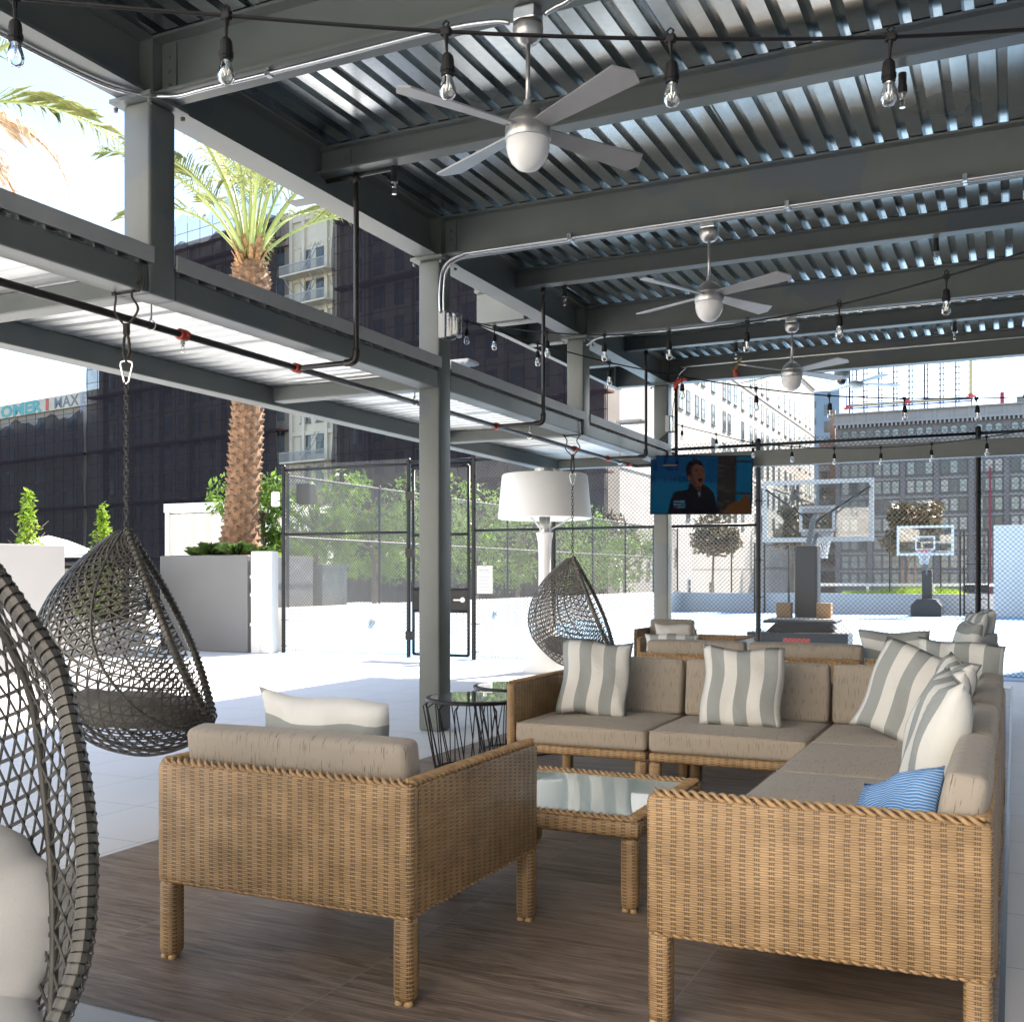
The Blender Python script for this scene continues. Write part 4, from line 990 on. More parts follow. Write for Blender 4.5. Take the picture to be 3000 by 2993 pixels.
shape("nose", 'skin2', [(838,430),(870,492),(845,505),(822,495)], 10); shape("mouth", 'mouth', [(805,560),(845,540),(885,550),(878,590),(830,600)], 10, 3)
shape("collar", 'hair', [(650,640),(700,625),(780,735),(740,740),(655,700)], 9); shape("collar", 'hair', [(880,650),(930,655),(1005,715),(900,760),(850,740)], 9)
shape("foreground_arm", 'brown', [(1180,1108),(1320,960),(1500,880),(1590,790),(1640,860),(1620,1108)], 6, 3)
shape("badge", 'badge', [(388,885),(605,885),(598,1035),(385,1035)], 11)
tvtext("meredith", 492, 932, .040, 'white', 12); tvtext("WHAT'S", 490, 985, .044, 'mint', 12); tvtext("HOT", 440, 1025, .034, 'pink', 12); tvtext("NOW!", 525, 1025, .034, 'mint', 12)

# ================================================================ COURT FENCES
def mesh_wire(b, fixed, a0, a1, z0, z1, ax='x', d=.060, r=.0034):
    # two crossing families of bent wires, wire centres 2.5 mm apart
    H = z1 - z0; n = int((a1 - a0 + H) / d) + 1
    for fam in (0, 1):
        for i in range(n + 1):
            s0 = a0 - H + i * d
            lo, hi = max(0, a0 - s0), min(H, a1 - s0)
            if hi - lo < .02: continue
            if fam == 0: p = (s0 + lo, z0 + lo); q = (s0 + hi, z0 + hi)
            else: p = (s0 + lo, z1 - lo); q = (s0 + hi, z1 - hi)
            off = .003 * (1 if fam else -1)
            if ax == 'x': b.tube([(p[0], fixed + off, p[1]), (q[0], fixed + off, q[1])], r, 4, caps=False)
            else: b.tube([(fixed + off, p[0], p[1]), (fixed + off, q[0], q[1])], r, 4, caps=False)
    return b
def post(parent, x, y, z0, z1, r=.034):
    b = MB(); b.lathe([(r,z0),(r,z1),(r*1.15,z1+.002),(r*1.15,z1+.02),(r*.7,z1+.05),(0,z1+.055)], 14, (x,y,0)); return b.build("post", M['black'], parent, True)
FY = 14.40
fe = thing("chain_link_fence", "tall black chain link fence across the view between the lounge and the basketball court", "fence")
fx = [-11.10, -8.66, None, -7.50, -6.17, -3.15, -.42, 2.3, 5.0]
for x in fx:
    if x is not None: post(fe, x, FY, 0, 3.10)
for a, c in ((-11.10,-8.66),(-7.50,-6.17),(-6.17,-3.15),(-3.15,-.42),(-.42,2.3),(2.3,5.0)):
    mesh_wire(MB(), FY, a+.03, c-.03, .03, 3.14).build("wire_mesh", M['fencewire'], fe)
    MB().tube([(a+.03,FY,3.06),(c-.03,FY,3.06)], .022, 10).build("top_rail", M['black'], fe, True)
    if c < -3: MB().tube([(a+.03,FY-.012,1.98),(c-.03,FY-.012,1.98)], .021, 10).build("middle_rail", M['black'], fe, True)
    MB().tube([(a+.03,FY,.05)] + [(a + (c-a)*k/12, FY, .05 + .012*math.sin(k*2.3)) for k in range(1,12)] + [(c-.03,FY,.05)], .004, 5).build("tension_wire", M['black'], fe)
    for zz in (.12,.55,1.0,1.5,2.3,2.8):
        b = MB(); b.lathe([(.036,zz-.01),(.040,zz-.01),(.040,zz+.01),(.036,zz+.01)], 12, (a,FY,0)); b.tube([(a+.03,FY,zz),(a+.10,FY,zz)], .006, 5); b.build("band", M['black'], fe)
MB().tube([(-8.66,FY,3.08),(-7.50,FY,3.08)], .022, 10).build("top_rail", M['black'], fe, True)
ga = thing("court_gate", "black chain link gate with a dark lock rail and white lever handle", "gate")
b = MB(); gx0, gx1 = -8.56, -7.58
for p, q in (((gx0,.06),(gx0,2.98)), ((gx1,.06),(gx1,2.98)), ((gx0,.06),(gx1,.06)), ((gx0,2.98),(gx1,2.98)), ((gx0,1.93),(gx1,1.93)), ((gx0,1.08),(gx1,1.08)), ((gx0,.74),(gx1,.74))): b.tube([(p[0],FY-.02,p[1]),(q[0],FY-.02,q[1])], .024, 8)
b.build("gate_frame", M['black'], ga, True)
mesh_wire(MB(), FY-.02, gx0+.02, gx1-.02, 1.08, 2.97).build("wire_mesh", M['fencewire'], ga); mesh_wire(MB(), FY-.02, gx0+.02, gx1-.02, .07, .73).build("wire_mesh", M['fencewire'], ga)
b = MB(); b.box((gx0+.02,FY-.035,.76),(gx1-.02,FY-.005,1.06)); b.build("lock_rail", M['black'], ga)
b = MB(); b.lathe([(0,0),(.04,0),(.04,.02),(0,.02)], 16, m=Matrix.Translation((gx1-.09,FY-.036,.92)) @ Matrix.Rotation(R(90),4,'X')); b.rbox((gx1-.24,FY-.075,.905),(gx1-.08,FY-.055,.93),.008,2); b.build("lever_handle", M['white'], ga)
for z in (2.55, 1.65, .35):
    b = MB(); b.box((-8.69,FY-.05,z-.07),(-8.53,FY-.035,z+.07)); b.build("hinge", M['black'], ga)
sg = thing("notice_board", "white basketball court rules notice clipped to the fence beside the gate", "sign")
b = MB(); b.rbox((-7.42,FY-.05,1.02),(-7.16,FY-.035,1.44),.004,1); b.build("board", M['white'], sg)
ms = lambda x, z: Matrix.Translation((x, FY-.052, z)) @ Matrix.Rotation(R(90), 4, 'X')
text("BASKETBALL", .034, M['greytext'], "lettering", sg, ms(-7.29, 1.365)); text("COURT RULES", .034, M['greytext'], "lettering", sg, ms(-7.29, 1.33))
b = MB()
for k in range(11): b.box((-7.395, FY-.0518, 1.29-.022*k), (-7.395 + (.21 if k % 3 else .16), FY-.0512, 1.297-.022*k))
b.build("small_print", M['greytext'], sg)
b = MB(); b.box((-7.31,FY-.054,1.42),(-7.26,FY-.030,1.50)); b.build("clip", M['clear'], sg)
# walls of the court
def solid(name, label, cat, boxes_, mat, r=.01, group=None):
    b = MB()
    for a, c in boxes_: b.rbox(a, c, r, 1)
    o = b.build(name, mat); return tag(o, label, cat, group)
solid("court_wall", "long low white wall along the left side of the court under the leafy fence", "wall", [((-11.36,14.55,0),(-11.2,38.2,.75))], M['wall'])
solid("court_wall", "low white wall across the far end of the court", "wall", [((-11.36,38.2,0),(14,38.4,.70))], M['wall'])
sc = thing("white_screen", "tall white panel screen at the right edge of the far court", "screen")
for k in range(3):
    b = MB(); b.rbox((-.63+1.9*k,37.2,0),(1.25+1.9*k,37.26,2.92),.01,1); b.build("panel", M['white'], sc)
cf = thing("side_court_fence", "black chain link fence on the low wall along the left side of the court", "fence")
for k in range(9): post(cf, -11.28, 14.75 + 2.9*k, .74, 3.02, .03)
mesh_wire(MB(), -11.28, 14.75, 37.9, .76, 3.02, 'y', .075, .0028).build("wire_mesh", M['fencewire'], cf)
for z in (3.0, 1.95): MB().tube([(-11.28,14.75,z),(-11.28,37.95,z)], .022, 8).build("rail", M['black'], cf)
ff = thing("far_court_fence", "thin black fence posts and rail beyond the far court wall", "fence")
for x in (-9.5,-6.6,-3.95,-2.3,.6,3.5): post(ff, x, 38.9, 0, 2.6, .028)
MB().tube([(-11,38.9,1.55),(5,38.9,1.55)], .012, 6).build("rail", M['black'], ff); mesh_wire(MB(), 38.9, -11, 5, .7, 2.6, 'x', .16, .003).build("wire_mesh", M['fencewire'], ff)
fg = thing("far_gate", "narrow black gate frame near the white screen at the far end of the court", "gate")
b = MB()
for x in (-1.62,-1.50,-.78): b.tube([(x,37.3,0),(x,37.3,2.75)], .03, 8)
for z in (2.62,1.0,.8,.1,1.7): b.tube([(-1.5,37.3,z),(-.78,37.3,z)], .02, 6)
b.build("gate_frame", M['black'], fg); b = MB(); b.box((-1.48,37.31,.82),(-.8,37.33,.98)); b.build("lock_rail", M['black'], fg); mesh_wire(MB(), 37.3, -1.48, -.8, .1, 2.6, 'x', .09, .003).build("wire_mesh", M['fencewire'], fg)
fl = thing("left_far_gate", "black gate posts at the far left corner of the court", "gate")
b = MB()
for x in (-8.4,-8.05,-7.2): b.tube([(x,37.8,0),(x,37.8,2.5)], .035, 8)
for z in (2.4,1.6): b.tube([(-8.05,37.8,z),(-7.2,37.8,z)], .02, 6)
b.build("gate_frame", M['black'], fl)
wr = thing("white_railing", "low white railing behind the far court wall", "railing")
b = MB()
for k in range(8): b.box((-7+2.2*k,39.4,0),(-6.92+2.2*k,39.48,1.02))
b.build("post", M['white'], wr); b = MB(); b.box((-7,39.39,.95),(9,39.49,1.05)); b.build("rail", M['white'], wr)
for k in range(3):
    o = thing("wall_outlet", ("small wall outlet box low on the left court wall, nearest of three", "small wall outlet box on the left court wall, middle of three", "small wall outlet box on the left court wall, farthest of three")[k], "outlet")
    y = (17.2, 22.5, 26.5)[k]; b = MB(); b.rbox((-11.2,y,.34),(-11.17,y+.14,.46),.005,1); b.build("cover", M['steel_light'], o)
    b = MB(); b.box((-11.17,y+.02,.36),(-11.165,y+.12,.44)); b.build("face", M['steel'], o)

def hoop(label, x, y, facing, base_w, base_h, base_d, colw, colh, boff, zb, bw=1.8, bh=1.05):
    o = thing("basketball_hoop", label, "basketball hoop", "basketball hoops", (x, y, 0), facing)
    # local +y is the playing side
    b = MB(); w = base_w / 2
    prof = [(-w,0),(w,0),(w,base_h*.6),(w*.62,base_h),(-w*.62,base_h),(-w,base_h*.6)]
    vs = [(p[0],-base_d/2,p[1]) for p in prof] + [(p[0],base_d/2,p[1]) for p in prof]
    b.add(vs, [list(range(6)), list(range(11,5,-1))] + [(i,6+i,6+(i+1)%6,(i+1)%6) for i in range(6)]); b.build("base", M['pad'], o)
    b = MB(); b.rbox((-colw/2,-colw/2-.02,base_h-.02),(colw/2,colw/2+.02,colh),.03,2); b.build("column_pad", M['pad'], o)
    b = MB(); b.tube([(0,0,colh-.05),(0,boff*.55,zb+.35),(0,boff-.08,zb+.45)], .045, 10); b.tube([(0,0,colh-.3),(0,boff-.08,zb+.12)], .035, 8); b.build("arm", M['steel'], o)
    b = MB(); b.box((-.25,boff-.10,zb+.1),(.25,boff-.035,zb+.16)); b.box((-.25,boff-.10,zb+.5),(.25,boff-.035,zb+.56)); b.build("mount", M['steel_light'], o)
    b = MB()
    for sx in (-1,1): b.tube([(0,boff*.6,zb+.3),(sx*(bw/2-.06),boff-.03,zb+bh-.15)], .018, 6)
    b.build("brace", M['black'], o)
    bd = MB(); bd.box((-bw/2+.06,boff-.008,zb+.06),(bw/2-.06,boff+.008,zb+bh-.06)); bb = bd.build("backboard", M['polycarb'], o)
    b = MB(); fw = .075
    b.box((-bw/2,boff-.02,zb),(bw/2,boff+.02,zb+fw)); b.box((-bw/2,boff-.02,zb+bh-fw),(bw/2,boff+.02,zb+bh)); b.box((-bw/2,boff-.02,zb+fw),(-bw/2+fw,boff+.02,zb+bh-fw)); b.box((bw/2-fw,boff-.02,zb+fw),(bw/2,boff+.02,zb+bh-fw)); b.build("frame", M['white'], bb)
    b = MB(); sw, sh, s0 = .30, .45, zb+.17; t_ = .05
    b.box((-sw,boff-.012,s0),(sw,boff+.012,s0+t_)); b.box((-sw,boff-.012,s0+sh-t_),(sw,boff+.012,s0+sh)); b.box((-sw,boff-.012,s0+t_),(-sw+t_,boff+.012,s0+sh-t_)); b.box((sw-t_,boff-.012,s0+t_),(sw,boff+.012,s0+sh-t_)); b.build("target_square", M['white'], bb)
    b = MB(); rc = boff + .40; b.tube([(.228*math.cos(a), rc+.228*math.sin(a), zb+.15) for a in [i*math.pi/16 for i in range(32)]], .011, 6, True); b.box((-.09,boff+.02,zb+.08),(.09,boff+.17,zb+.16)); b.build("rim", M['signred'], o)
    b = MB()
    for i in range(12):
        for sg_ in (-1,1):
            pts = []
            for k in range(6):
                f = k / 5; a = 2*math.pi*i/12 + sg_*f*.9; rr = .225 - .10*math.sin(f*1.5); pts.append((rr*math.cos(a), rc+rr*math.sin(a), zb+.14-.42*f))
            b.tube(pts, .006, 4, caps=False)
    b.build("net", M['netcord'], o)
    return o
h1 = hoop("large basketball hoop seen from behind just beyond the fence, black padded column", -3.05, 17.6, R(2), 1.25, .55, 1.6, .36, 1.78, 1.15, 1.88, 1.86, 1.07)
b = MB(); b.rbox((-.55,-.95,.555),(.55,-.1,.60),.01,1); b.box((-.75,-1.2,.0),(.75,-.82,.42)); b.build("counterweight_box", M['pad'], h1)
b = MB(); b.box((-.5,-.80,.57),(.5,-.2,.62)); b.build("tray", M['white'], h1); b = MB(); b.box((-.42,-.5,.62),(-.2,-.25,.86)); b.box((.2,-.5,.62),(.42,-.25,.86)); b.build("foam_block", M['cardboard'], h1)
b = MB(); b.box((-.2,-1.206,.22),(.2,-1.2,.34)); b.build("warning_label", M['signred'], h1)
hoop("small looking far basketball hoop facing the camera at the end of the court", -2.6, 37.0, R(180), .92, .56, 1.2, .31, 1.5, .9, 1.96, 1.70, .95)

# ================================================================ TERRACE EDGE, PLANTERS, PALMS
solid("terrace_wall", "plain off white wall panel behind the hanging chairs at the left edge, shade put into its colour", "wall", [((-12.1,3.0,0),(-11.75,10.45,1.70))], plain('shaded_render', (.19,.19,.195), .75, var=.05, scale=.8))  # off-white wall, its shade put into a darker base colour
solid("planter", "large plain grey planter box holding the palm", "planter", [((-13.55,14.10,0),(-11.62,15.95,1.64))], M['planter'], .02)
st = thing("white_cabinet", "bright white slatted cabinet between the grey planter and the fence", "cabinet")
b = MB(); b.rbox((-11.56,14.12,0),(-11.16,14.34,1.70),.01,1); b.build("body", M['white'], st)
b = MB()
for z in (.45,.95,1.25): b.box((-11.57,14.105,z),(-11.15,14.119,z+.05))
b.box((-11.40,14.10,.02),(-11.36,14.119,1.69)); b.build("batten", M['white'], st)
spk = thing("speaker", "small white speaker clamped to the left end fence post", "speaker")
b = MB(); b.rbox((-11.28,14.28,2.45),(-11.18,14.42,2.70),.03,3); b.build("shell", M['white'], spk, True); b = MB(); b.tube([(-11.18,14.35,2.55),(-11.10,14.38,2.55)], .01, 6); b.build("clamp", M['black'], spk)
spb = thing("speaker", "black box speaker hung behind the mesh near the top of the left end post", "speaker")
b = MB(); b.rbox((-11.0,14.6,2.5),(-10.72,14.8,2.85),.02,2); b.build("shell", M['black'], spb); b = MB(); b.tube([(-11.0,14.7,2.7),(-11.2,14.75,2.7)], .012, 6); b.build("bracket", M['black'], spb)
solid("utility_cabinet", "grey utility cabinet behind the fence at its left end", "cabinet", [((-12.7,16.2,0),(-11.6,17.0,1.45)),((-12.75,16.15,1.45),(-11.55,17.05,1.50))], M['steel'])
def leaves(b, c, rad, n, size, rnd, shell=.45, flatz=1.0, up=.3):
    for _ in range(n):
        while True:
            v = Vector((rnd.uniform(-1,1), rnd.uniform(-1,1), rnd.uniform(-1,1)))
            if .05 < v.length <= 1: break
        v = v.normalized() * (shell + (1 - shell) * rnd.random() ** .6) if rnd.random() < .8 else v
        p = Vector(c) + Vector((v.x*rad[0], v.y*rad[1], v.z*rad[2]))
        nrm = (v * .6 + Vector((rnd.gauss(0,.6), rnd.gauss(0,.6), rnd.gauss(up,.6)))).normalized()
        t_ = nrm.orthogonal().normalized(); t_ = Matrix.Rotation(rnd.uniform(0, 6.28), 3, nrm) @ t_; s_ = nrm.cross(t_)
        L = size * rnd.uniform(.6, 1.3); w_ = L * .42
        o_ = len(b.v); b.v += [tuple(p), tuple(p + t_*L*.5 + s_*w_*.5), tuple(p + t_*L), tuple(p + t_*L*.5 - s_*w_*.5)]
        b.face((o_, o_+1, o_+2, o_+3))
def tree(name, label, x, y, z0, h, rad, n, size, mat, seed, group=None, blobs=7, trunk_r=.06, cat="tree", conical=False, stems=1):
    rnd = random.Random(seed); o = thing(name, label, cat, group, (x, y, z0))
    b = MB(); zc_ = h - rad * .8
    for s_ in range(stems):
        dx = (s_ - (stems-1)/2) * .25
        b.tube([(dx*.6,0,-.02),(dx*.8+rnd.uniform(-.05,.05),0,h*.3),(dx,rnd.uniform(-.1,.1),max(h*.55, zc_))], [trunk_r, trunk_r*.8, trunk_r*.5], 8)
    for _ in range(6):
        a = rnd.uniform(0, 6.28); zz = rnd.uniform(h*.4, h*.75)
        b.tube([(0,0,zz),(math.cos(a)*rad*.4,math.sin(a)*rad*.4,zz+rad*.25),(math.cos(a)*rad*.75,math.sin(a)*rad*.75,zz+rad*.6)], [trunk_r*.45, trunk_r*.3, trunk_r*.1], 5)
    b.build("trunk", M['bark'], o, True)
    b = MB()
    if conical:
        for k in range(blobs):
            f = k / (blobs - 1); r_ = rad * (1 - .8 * f); leaves(b, (rnd.uniform(-.04,.04), rnd.uniform(-.04,.04), h*.12 + (h*.82)*f), (r_, r_, h*.16), n // blobs, size, rnd, .2, up=.7)
    else:
        for k in range(blobs):
            a = rnd.uniform(0, 6.28); q = rnd.uniform(.15, .85) * rad
            c = (math.cos(a)*q, math.sin(a)*q, rnd.uniform(h*(.35 if mat == 'leaf' else .60), h - rad*.35))
            r_ = rad * rnd.uniform(.26, .58) * (1 if mat == 'leaf' else .82); leaves(b, c, (r_, r_, r_*.9), n // blobs, size, rnd)
    b.build("crown", M[mat], o); return o
GT = "leafy trees behind the side court fence"
for k, (y, h, r_) in enumerate(((15.9,3.2,.9),(17.6,3.9,1.2),(19.7,3.5,1.1),(22.0,4.1,1.3),(24.6,3.7,1.2),(27.2,3.9,1.3),(30.2,3.6,1.3),(33.4,3.5,1.3),(36.4,3.3,1.2))):
    tree("ficus_tree", ("leafy green tree behind the side fence, nearest the left end post", "tall leafy green tree behind the side fence beyond the grey utility cabinet", "low leafy tree behind the side fence seen left of the gate", "tallest leafy tree behind the side fence, seen through the gate",
        "leafy tree behind the side fence just right of the gate", "leafy tree behind the side fence, seen behind the heater column", "leafy tree behind the side fence, right of the far hanging chair", "leafy tree behind the side fence, left of the fourth column", "farthest leafy tree behind the side fence by the court corner")[k],
        -12.75, y, 0, h, r_, 2600 if k < 4 else 1800, .15, 'leaf', 20 + k, GT, 13, .07)
GM = "brown and green magnolia trees beyond the court"
tree("magnolia_tree", "round brown tipped magnolia behind the far hoop, between the two backboards", -3.55, 41.5, 0, 4.1, 1.25, 3000, .22, 'mag', 41, GM, 12, .06, stems=3)
tree("magnolia_tree", "magnolia tree behind the nearer backboard and the fence post", -7.4, 40.6, 0, 4.3, 1.35, 2800, .22, 'mag', 42, GM, 12, .06, stems=2)
tree("magnolia_tree", "brown magnolia just below the television, right of the fourth column", -10.4, 39.8, 0, 3.9, 1.2, 2200, .22, 'mag', 43, GM, 12, .06)
tree("magnolia_tree", "sparse brown magnolia left of the fourth column beyond the hanging chair", -13.6, 38.6, 0, 3.9, .95, 600, .24, 'mag', 44, GM, 8, .05)
b = MB(); rg = random.Random(9)
for _ in range(600):
    x = rg.uniform(-5.5, -1.5); y = rg.uniform(38.6, 39.3); h = rg.uniform(.1, .38) * math.exp(-((x+3)/1.6)**2)*.6 + .68; a = rg.uniform(0, 6.28)
    b.add([(x,y,.6),(x+.04,y,.6),(x+.15*math.cos(a),y+.15*math.sin(a),h+.1)], [(0,1,2)])
tag(b.build("ground_cover", M['leafdk']), "bright green ground cover behind the far court wall", "plants", kind="stuff")
GS = "bright green shrubs behind the white wall"
tree("shrub", "tallest upright bright green shrub above the white wall, left of the umbrella", -14.5, 12.15, .6, 1.95, .42, 1300, .09, 'leafdk', 51, GS, 8, .03, "shrub", True)
tree("shrub", "pointed bright green shrub right of the white umbrella", -13.75, 12.95, .5, 1.85, .42, 1300, .09, 'leafdk', 52, GS, 8, .03, "shrub", True)
tree("shrub", "sprawling yellow green shrub at the far left edge above the white wall", -14.6, 10.9, .6, 1.55, .62, 1500, .08, 'leafdk', 53, GS, 9, .03, "shrub")
sb = thing("planter", "pale planter trough below the green shrubs beside the railing", "planter"); b = MB(); b.rbox((-15.4,10.2,0),(-14.2,12.5,.65),.02,1); b.rbox((-14.1,12.6,0),(-13.4,13.3,.55),.02,1); b.build("trough", M['wall'], sb)
um = thing("parasol", "small white parasol behind the white wall between two shrubs", "umbrella", loc=(-14.9,12.9,0))
b = MB(); b.lathe([(0,1.98),(.3,1.90),(.9,1.66),(.9,1.62),(.3,1.87),(0,1.95)], 8); b.build("canopy", M['whiteshade'], um); MB().tube([(0,0,0),(0,0,1.95)], .025, 8).build("pole", M['white'], um)
rl = thing("railing", "black framed glass railing between the white wall and the grey planter", "railing")
b = MB()
for x in (-15.3,-14.45,-13.62): b.box((x-.03,13.38,0),(x+.03,13.44,1.50))
b.box((-15.3,13.37,1.48),(-13.59,13.45,1.53)); b.build("frame", M['black'], rl)
b = MB(); b.box((-15.26,13.405,.1),(-14.49,13.415,1.42)); b.box((-14.41,13.405,.1),(-13.66,13.415,1.42)); b.build("glass_panel", M['glassrail'], rl)
wp = thing("white_block_screen", "white block screen seen through the railing beside the grey planter", "screen")
b = MB(); rb_ = random.Random(3)
for i in range(4):
    for j in range(7): b.box((-14.35+.16*i+rb_.uniform(0,.02), 13.9, .05+.2*j), (-14.22+.16*i, 13.98, .22+.2*j))
b.build("blocks", M['white'], wp)
cb = thing("cabana", "white framed cabana with cream curtains behind the palm trunk", "cabana", loc=(0,0,0))
b = MB(); cx0, cx1, cy0, cy1, ch = -18.0, -15.0, 18.9, 21.4, 2.98
for x in (cx0, cx1-.12):
    for y in (cy0, cy1-.12): b.box((x,y,0),(x+.12,y+.12,ch-.2))
b.box((cx0-.02,cy0-.02,ch-.2),(cx1+.02,cy1+.02,ch)); b.box((-14.9,19.2,0),(-14.2,19.3,2.9)); b.build("frame", M['white'], cb)
b = MB(); pts = []
for i in range(81):
    x = cx0+.13 + (cx1-cx0-.27)*i/80; pts.append((x, cy0+.05+.035*math.sin(i*.95)+.02*math.sin(i*.37)))
o_ = len(b.v)
for p in pts: b.v += [(p[0],p[1],.05),(p[0],p[1],ch-.24)]
for i in range(80): b.face((2*i,2*i+2,2*i+3,2*i+1))
b.build("curtain", M['curtain'], cb, True)
MB().tube([(cx0+.1,cy0+.05,ch-.23),(cx1-.1,cy0+.05,ch-.23)], .012, 6).build("curtain_rail", M['black'], cb)
def spiky(label, x, y, z, r_, seed):
    rnd = random.Random(seed); b = MB()
    for _ in range(110):
        a = rnd.uniform(0, 6.28); e = rnd.uniform(.5, 1.35); L = r_ * rnd.uniform(.7, 1.15); w_ = .012
        d = Vector((math.cos(a)*math.cos(e), math.sin(a)*math.cos(e), math.sin(e))); s_ = Vector((-math.sin(a), math.cos(a), 0))*w_
        p0 = Vector((x,y,z)); p1 = p0 + d*L*.6; p2 = p1 + Vector((math.cos(a)*L*.4, math.sin(a)*L*.4, L*.05))
        b.add([p0-s_, p0+s_, p1+s_, p2, p1-s_], [(0,1,2,3,4)])
    o = b.build("liriope_clump", M['grass']); tag(o, label, "plant", "spiky clumps in the grey planter")
spiky("small spiky green clump left of the palm trunk in the grey planter", -13.0, 14.45, 1.6, .30, 1); spiky("second spiky clump touching the left side of the palm trunk", -12.75, 14.5, 1.6, .42, 2)
spiky("spiky clump in front of the palm trunk on its right side", -12.1, 14.4, 1.6, .42, 3); spiky("spiky clump in the grey planter next to the white cabinet", -11.75, 14.6, 1.6, .3, 4)
solid("planting_soil", "dark soil in the grey planter under the palm", "soil", [((-13.5,14.15,1.56),(-11.67,15.9,1.646))], M['bark'], .005)

def palm(label, base, top, n_fr, seed, L0=3.2, azr=None, dry=6):
    rnd = random.Random(seed); o = thing("palm_tree", label, "palm tree", "date palms by the terrace edge")
    base = Vector(base); top = Vector(top); H = (top - base).length
    b = MB(); N = 26; path = [base.lerp(top, i/N) + Vector((.07*math.sin(i/N*3.1),0,0)) for i in range(N+1)]
    def rad(f): return .235 + .05*(1-f) + (.10*math.exp(-((f-.93)/.06)**2)) + (.12*math.exp(-(f/.08)**2))
    b.tube(path, [rad(i/N) for i in range(N+1)], 20)
    rows = int(H / .105)
    for r_ in range(rows):
        f = (r_ + .5) / rows; c = base.lerp(top, f) + Vector((.07*math.sin(f*3.1),0,0)); n = 9; R_ = rad(f)
        for k in range(n):
            a = 2*math.pi*(k + .5*(r_ % 2))/n + rnd.uniform(-.08,.08); hw = math.pi/n*.98; zz = rnd.uniform(-.012,.012); out = R_ + rnd.uniform(.045,.075); hgt = .085 + rnd.uniform(0,.02)
            P = lambda an, rr, z: tuple(c + Vector((rr*math.cos(an), rr*math.sin(an), z+zz)))
            b.add([P(a-hw,R_*.97,0),P(a,R_*.95,-hgt),P(a+hw,R_*.97,0),P(a,out,.035),P(a,R_*.98,.06)], [(0,1,3),(1,2,3),(0,3,4),(3,2,4)])
    b.build("trunk", M['trunk'], o)
    b = MB()
    for _ in range(130):       # cut leaf bases round the head
        a = rnd.uniform(0, 6.28); zz = rnd.uniform(-.75, .25); c = top + Vector((0,0,zz)); r0 = .24 + .06*rnd.random()
        d = Vector((math.cos(a), math.sin(a), 0)); u_ = Vector((-math.sin(a), math.cos(a), 0)); ln = rnd.uniform(.10,.24)
        p0 = c + d*r0*.8; p1 = c + d*(r0+ln*.35) + Vector((0,0,ln)); w_ = rnd.uniform(.03,.06)
        b.add([p0-u_*w_, p0+u_*w_, p1+u_*w_*.5, p1-u_*w_*.5, p0-d*.03], [(0,1,2,3),(0,3,4),(1,4,2)])
    for _ in range(70):
        a = rnd.uniform(0, 6.28); c = top + Vector((.2*math.cos(a), .2*math.sin(a), rnd.uniform(-.1,.5))); b.tube([c, c + Vector((.1*math.cos(a+1), .1*math.sin(a+1), rnd.uniform(-.2,.35)))], [.02,.006], 4)
    b.build("leaf_bases", M['fibre'], o)
    for k in range(n_fr):
        a = 2*math.pi*k*.618 + rnd.uniform(-.2,.2) if azr is None else rnd.uniform(*azr)
        isdry = k < dry
        e0 = rnd.uniform(.10,.40) if isdry else R(88) - (k/n_fr)**1.5 * R(50)
        L = L0 * (rnd.uniform(.55,.75) if isdry else rnd.uniform(.85,1.12)); droop = rnd.uniform(1.1,1.5) if isdry else rnd.uniform(.55, .95)
        d = Vector((math.cos(a), math.sin(a), 0)); p = top + d*.15 + Vector((0,0,.10)); pts = [p.copy()]; e = e0; ns = 18
        for i in range(ns):
            p = p + (d*math.cos(e) + Vector((0,0,math.sin(e)))) * (L/ns); e -= droop/ns * (1.0 + .9*i/ns); pts.append(p.copy())
        st_ = MB(); st_.tube(pts, [.05*(1-i/(ns+1))**.8 + .005 for i in range(ns+1)], 5, flat=.6)
        fr = st_.build("frond", M['stem'] if not isdry else M['fibre'], o, True)
        lf = MB(); nl = 38
        for i in range(nl):
            f = .36 + .63*i/nl; q = f*ns; j = min(int(q), ns-1); c = pts[j].lerp(pts[j+1], q-j); tn = (pts[j+1]-pts[j]).normalized(); side = tn.cross(Vector((0,0,1))).normalized(); upv = side.cross(tn)
            ll = L*.17*math.sin(math.pi*min(1,.12+f*.83))**.6 + .08
            for sg_ in (-1,1):
                dr = (side*sg_*.72 + tn*rnd.uniform(.55,.9) + upv*rnd.uniform(.05,.45)).normalized(); w_ = tn*.013
                m1 = c + dr*ll*.55; m2 = c + dr*ll + Vector((0,0,-ll*rnd.uniform(.12,.45 if not isdry else .9)))
                lf.add([c-w_, c+w_, m1+w_*1.1, m2, m1-w_*1.1], [(0,1,2,3,4)])
        lf.build("leaflets", M['dryfrond'] if isdry else M['frond'], fr)
    return o
palm("date palm in the grey planter with rough brown trunk and green crown", (-12.60,15.05,1.55), (-12.42,15.15,6.9), 21, 11, 3.1, None, 0)
palm("second date palm, only frond tips reaching into the sky at the top left", (-12.9,8.6,0), (-12.7,8.7,6.9), 24, 23, 3.5, None, 6)
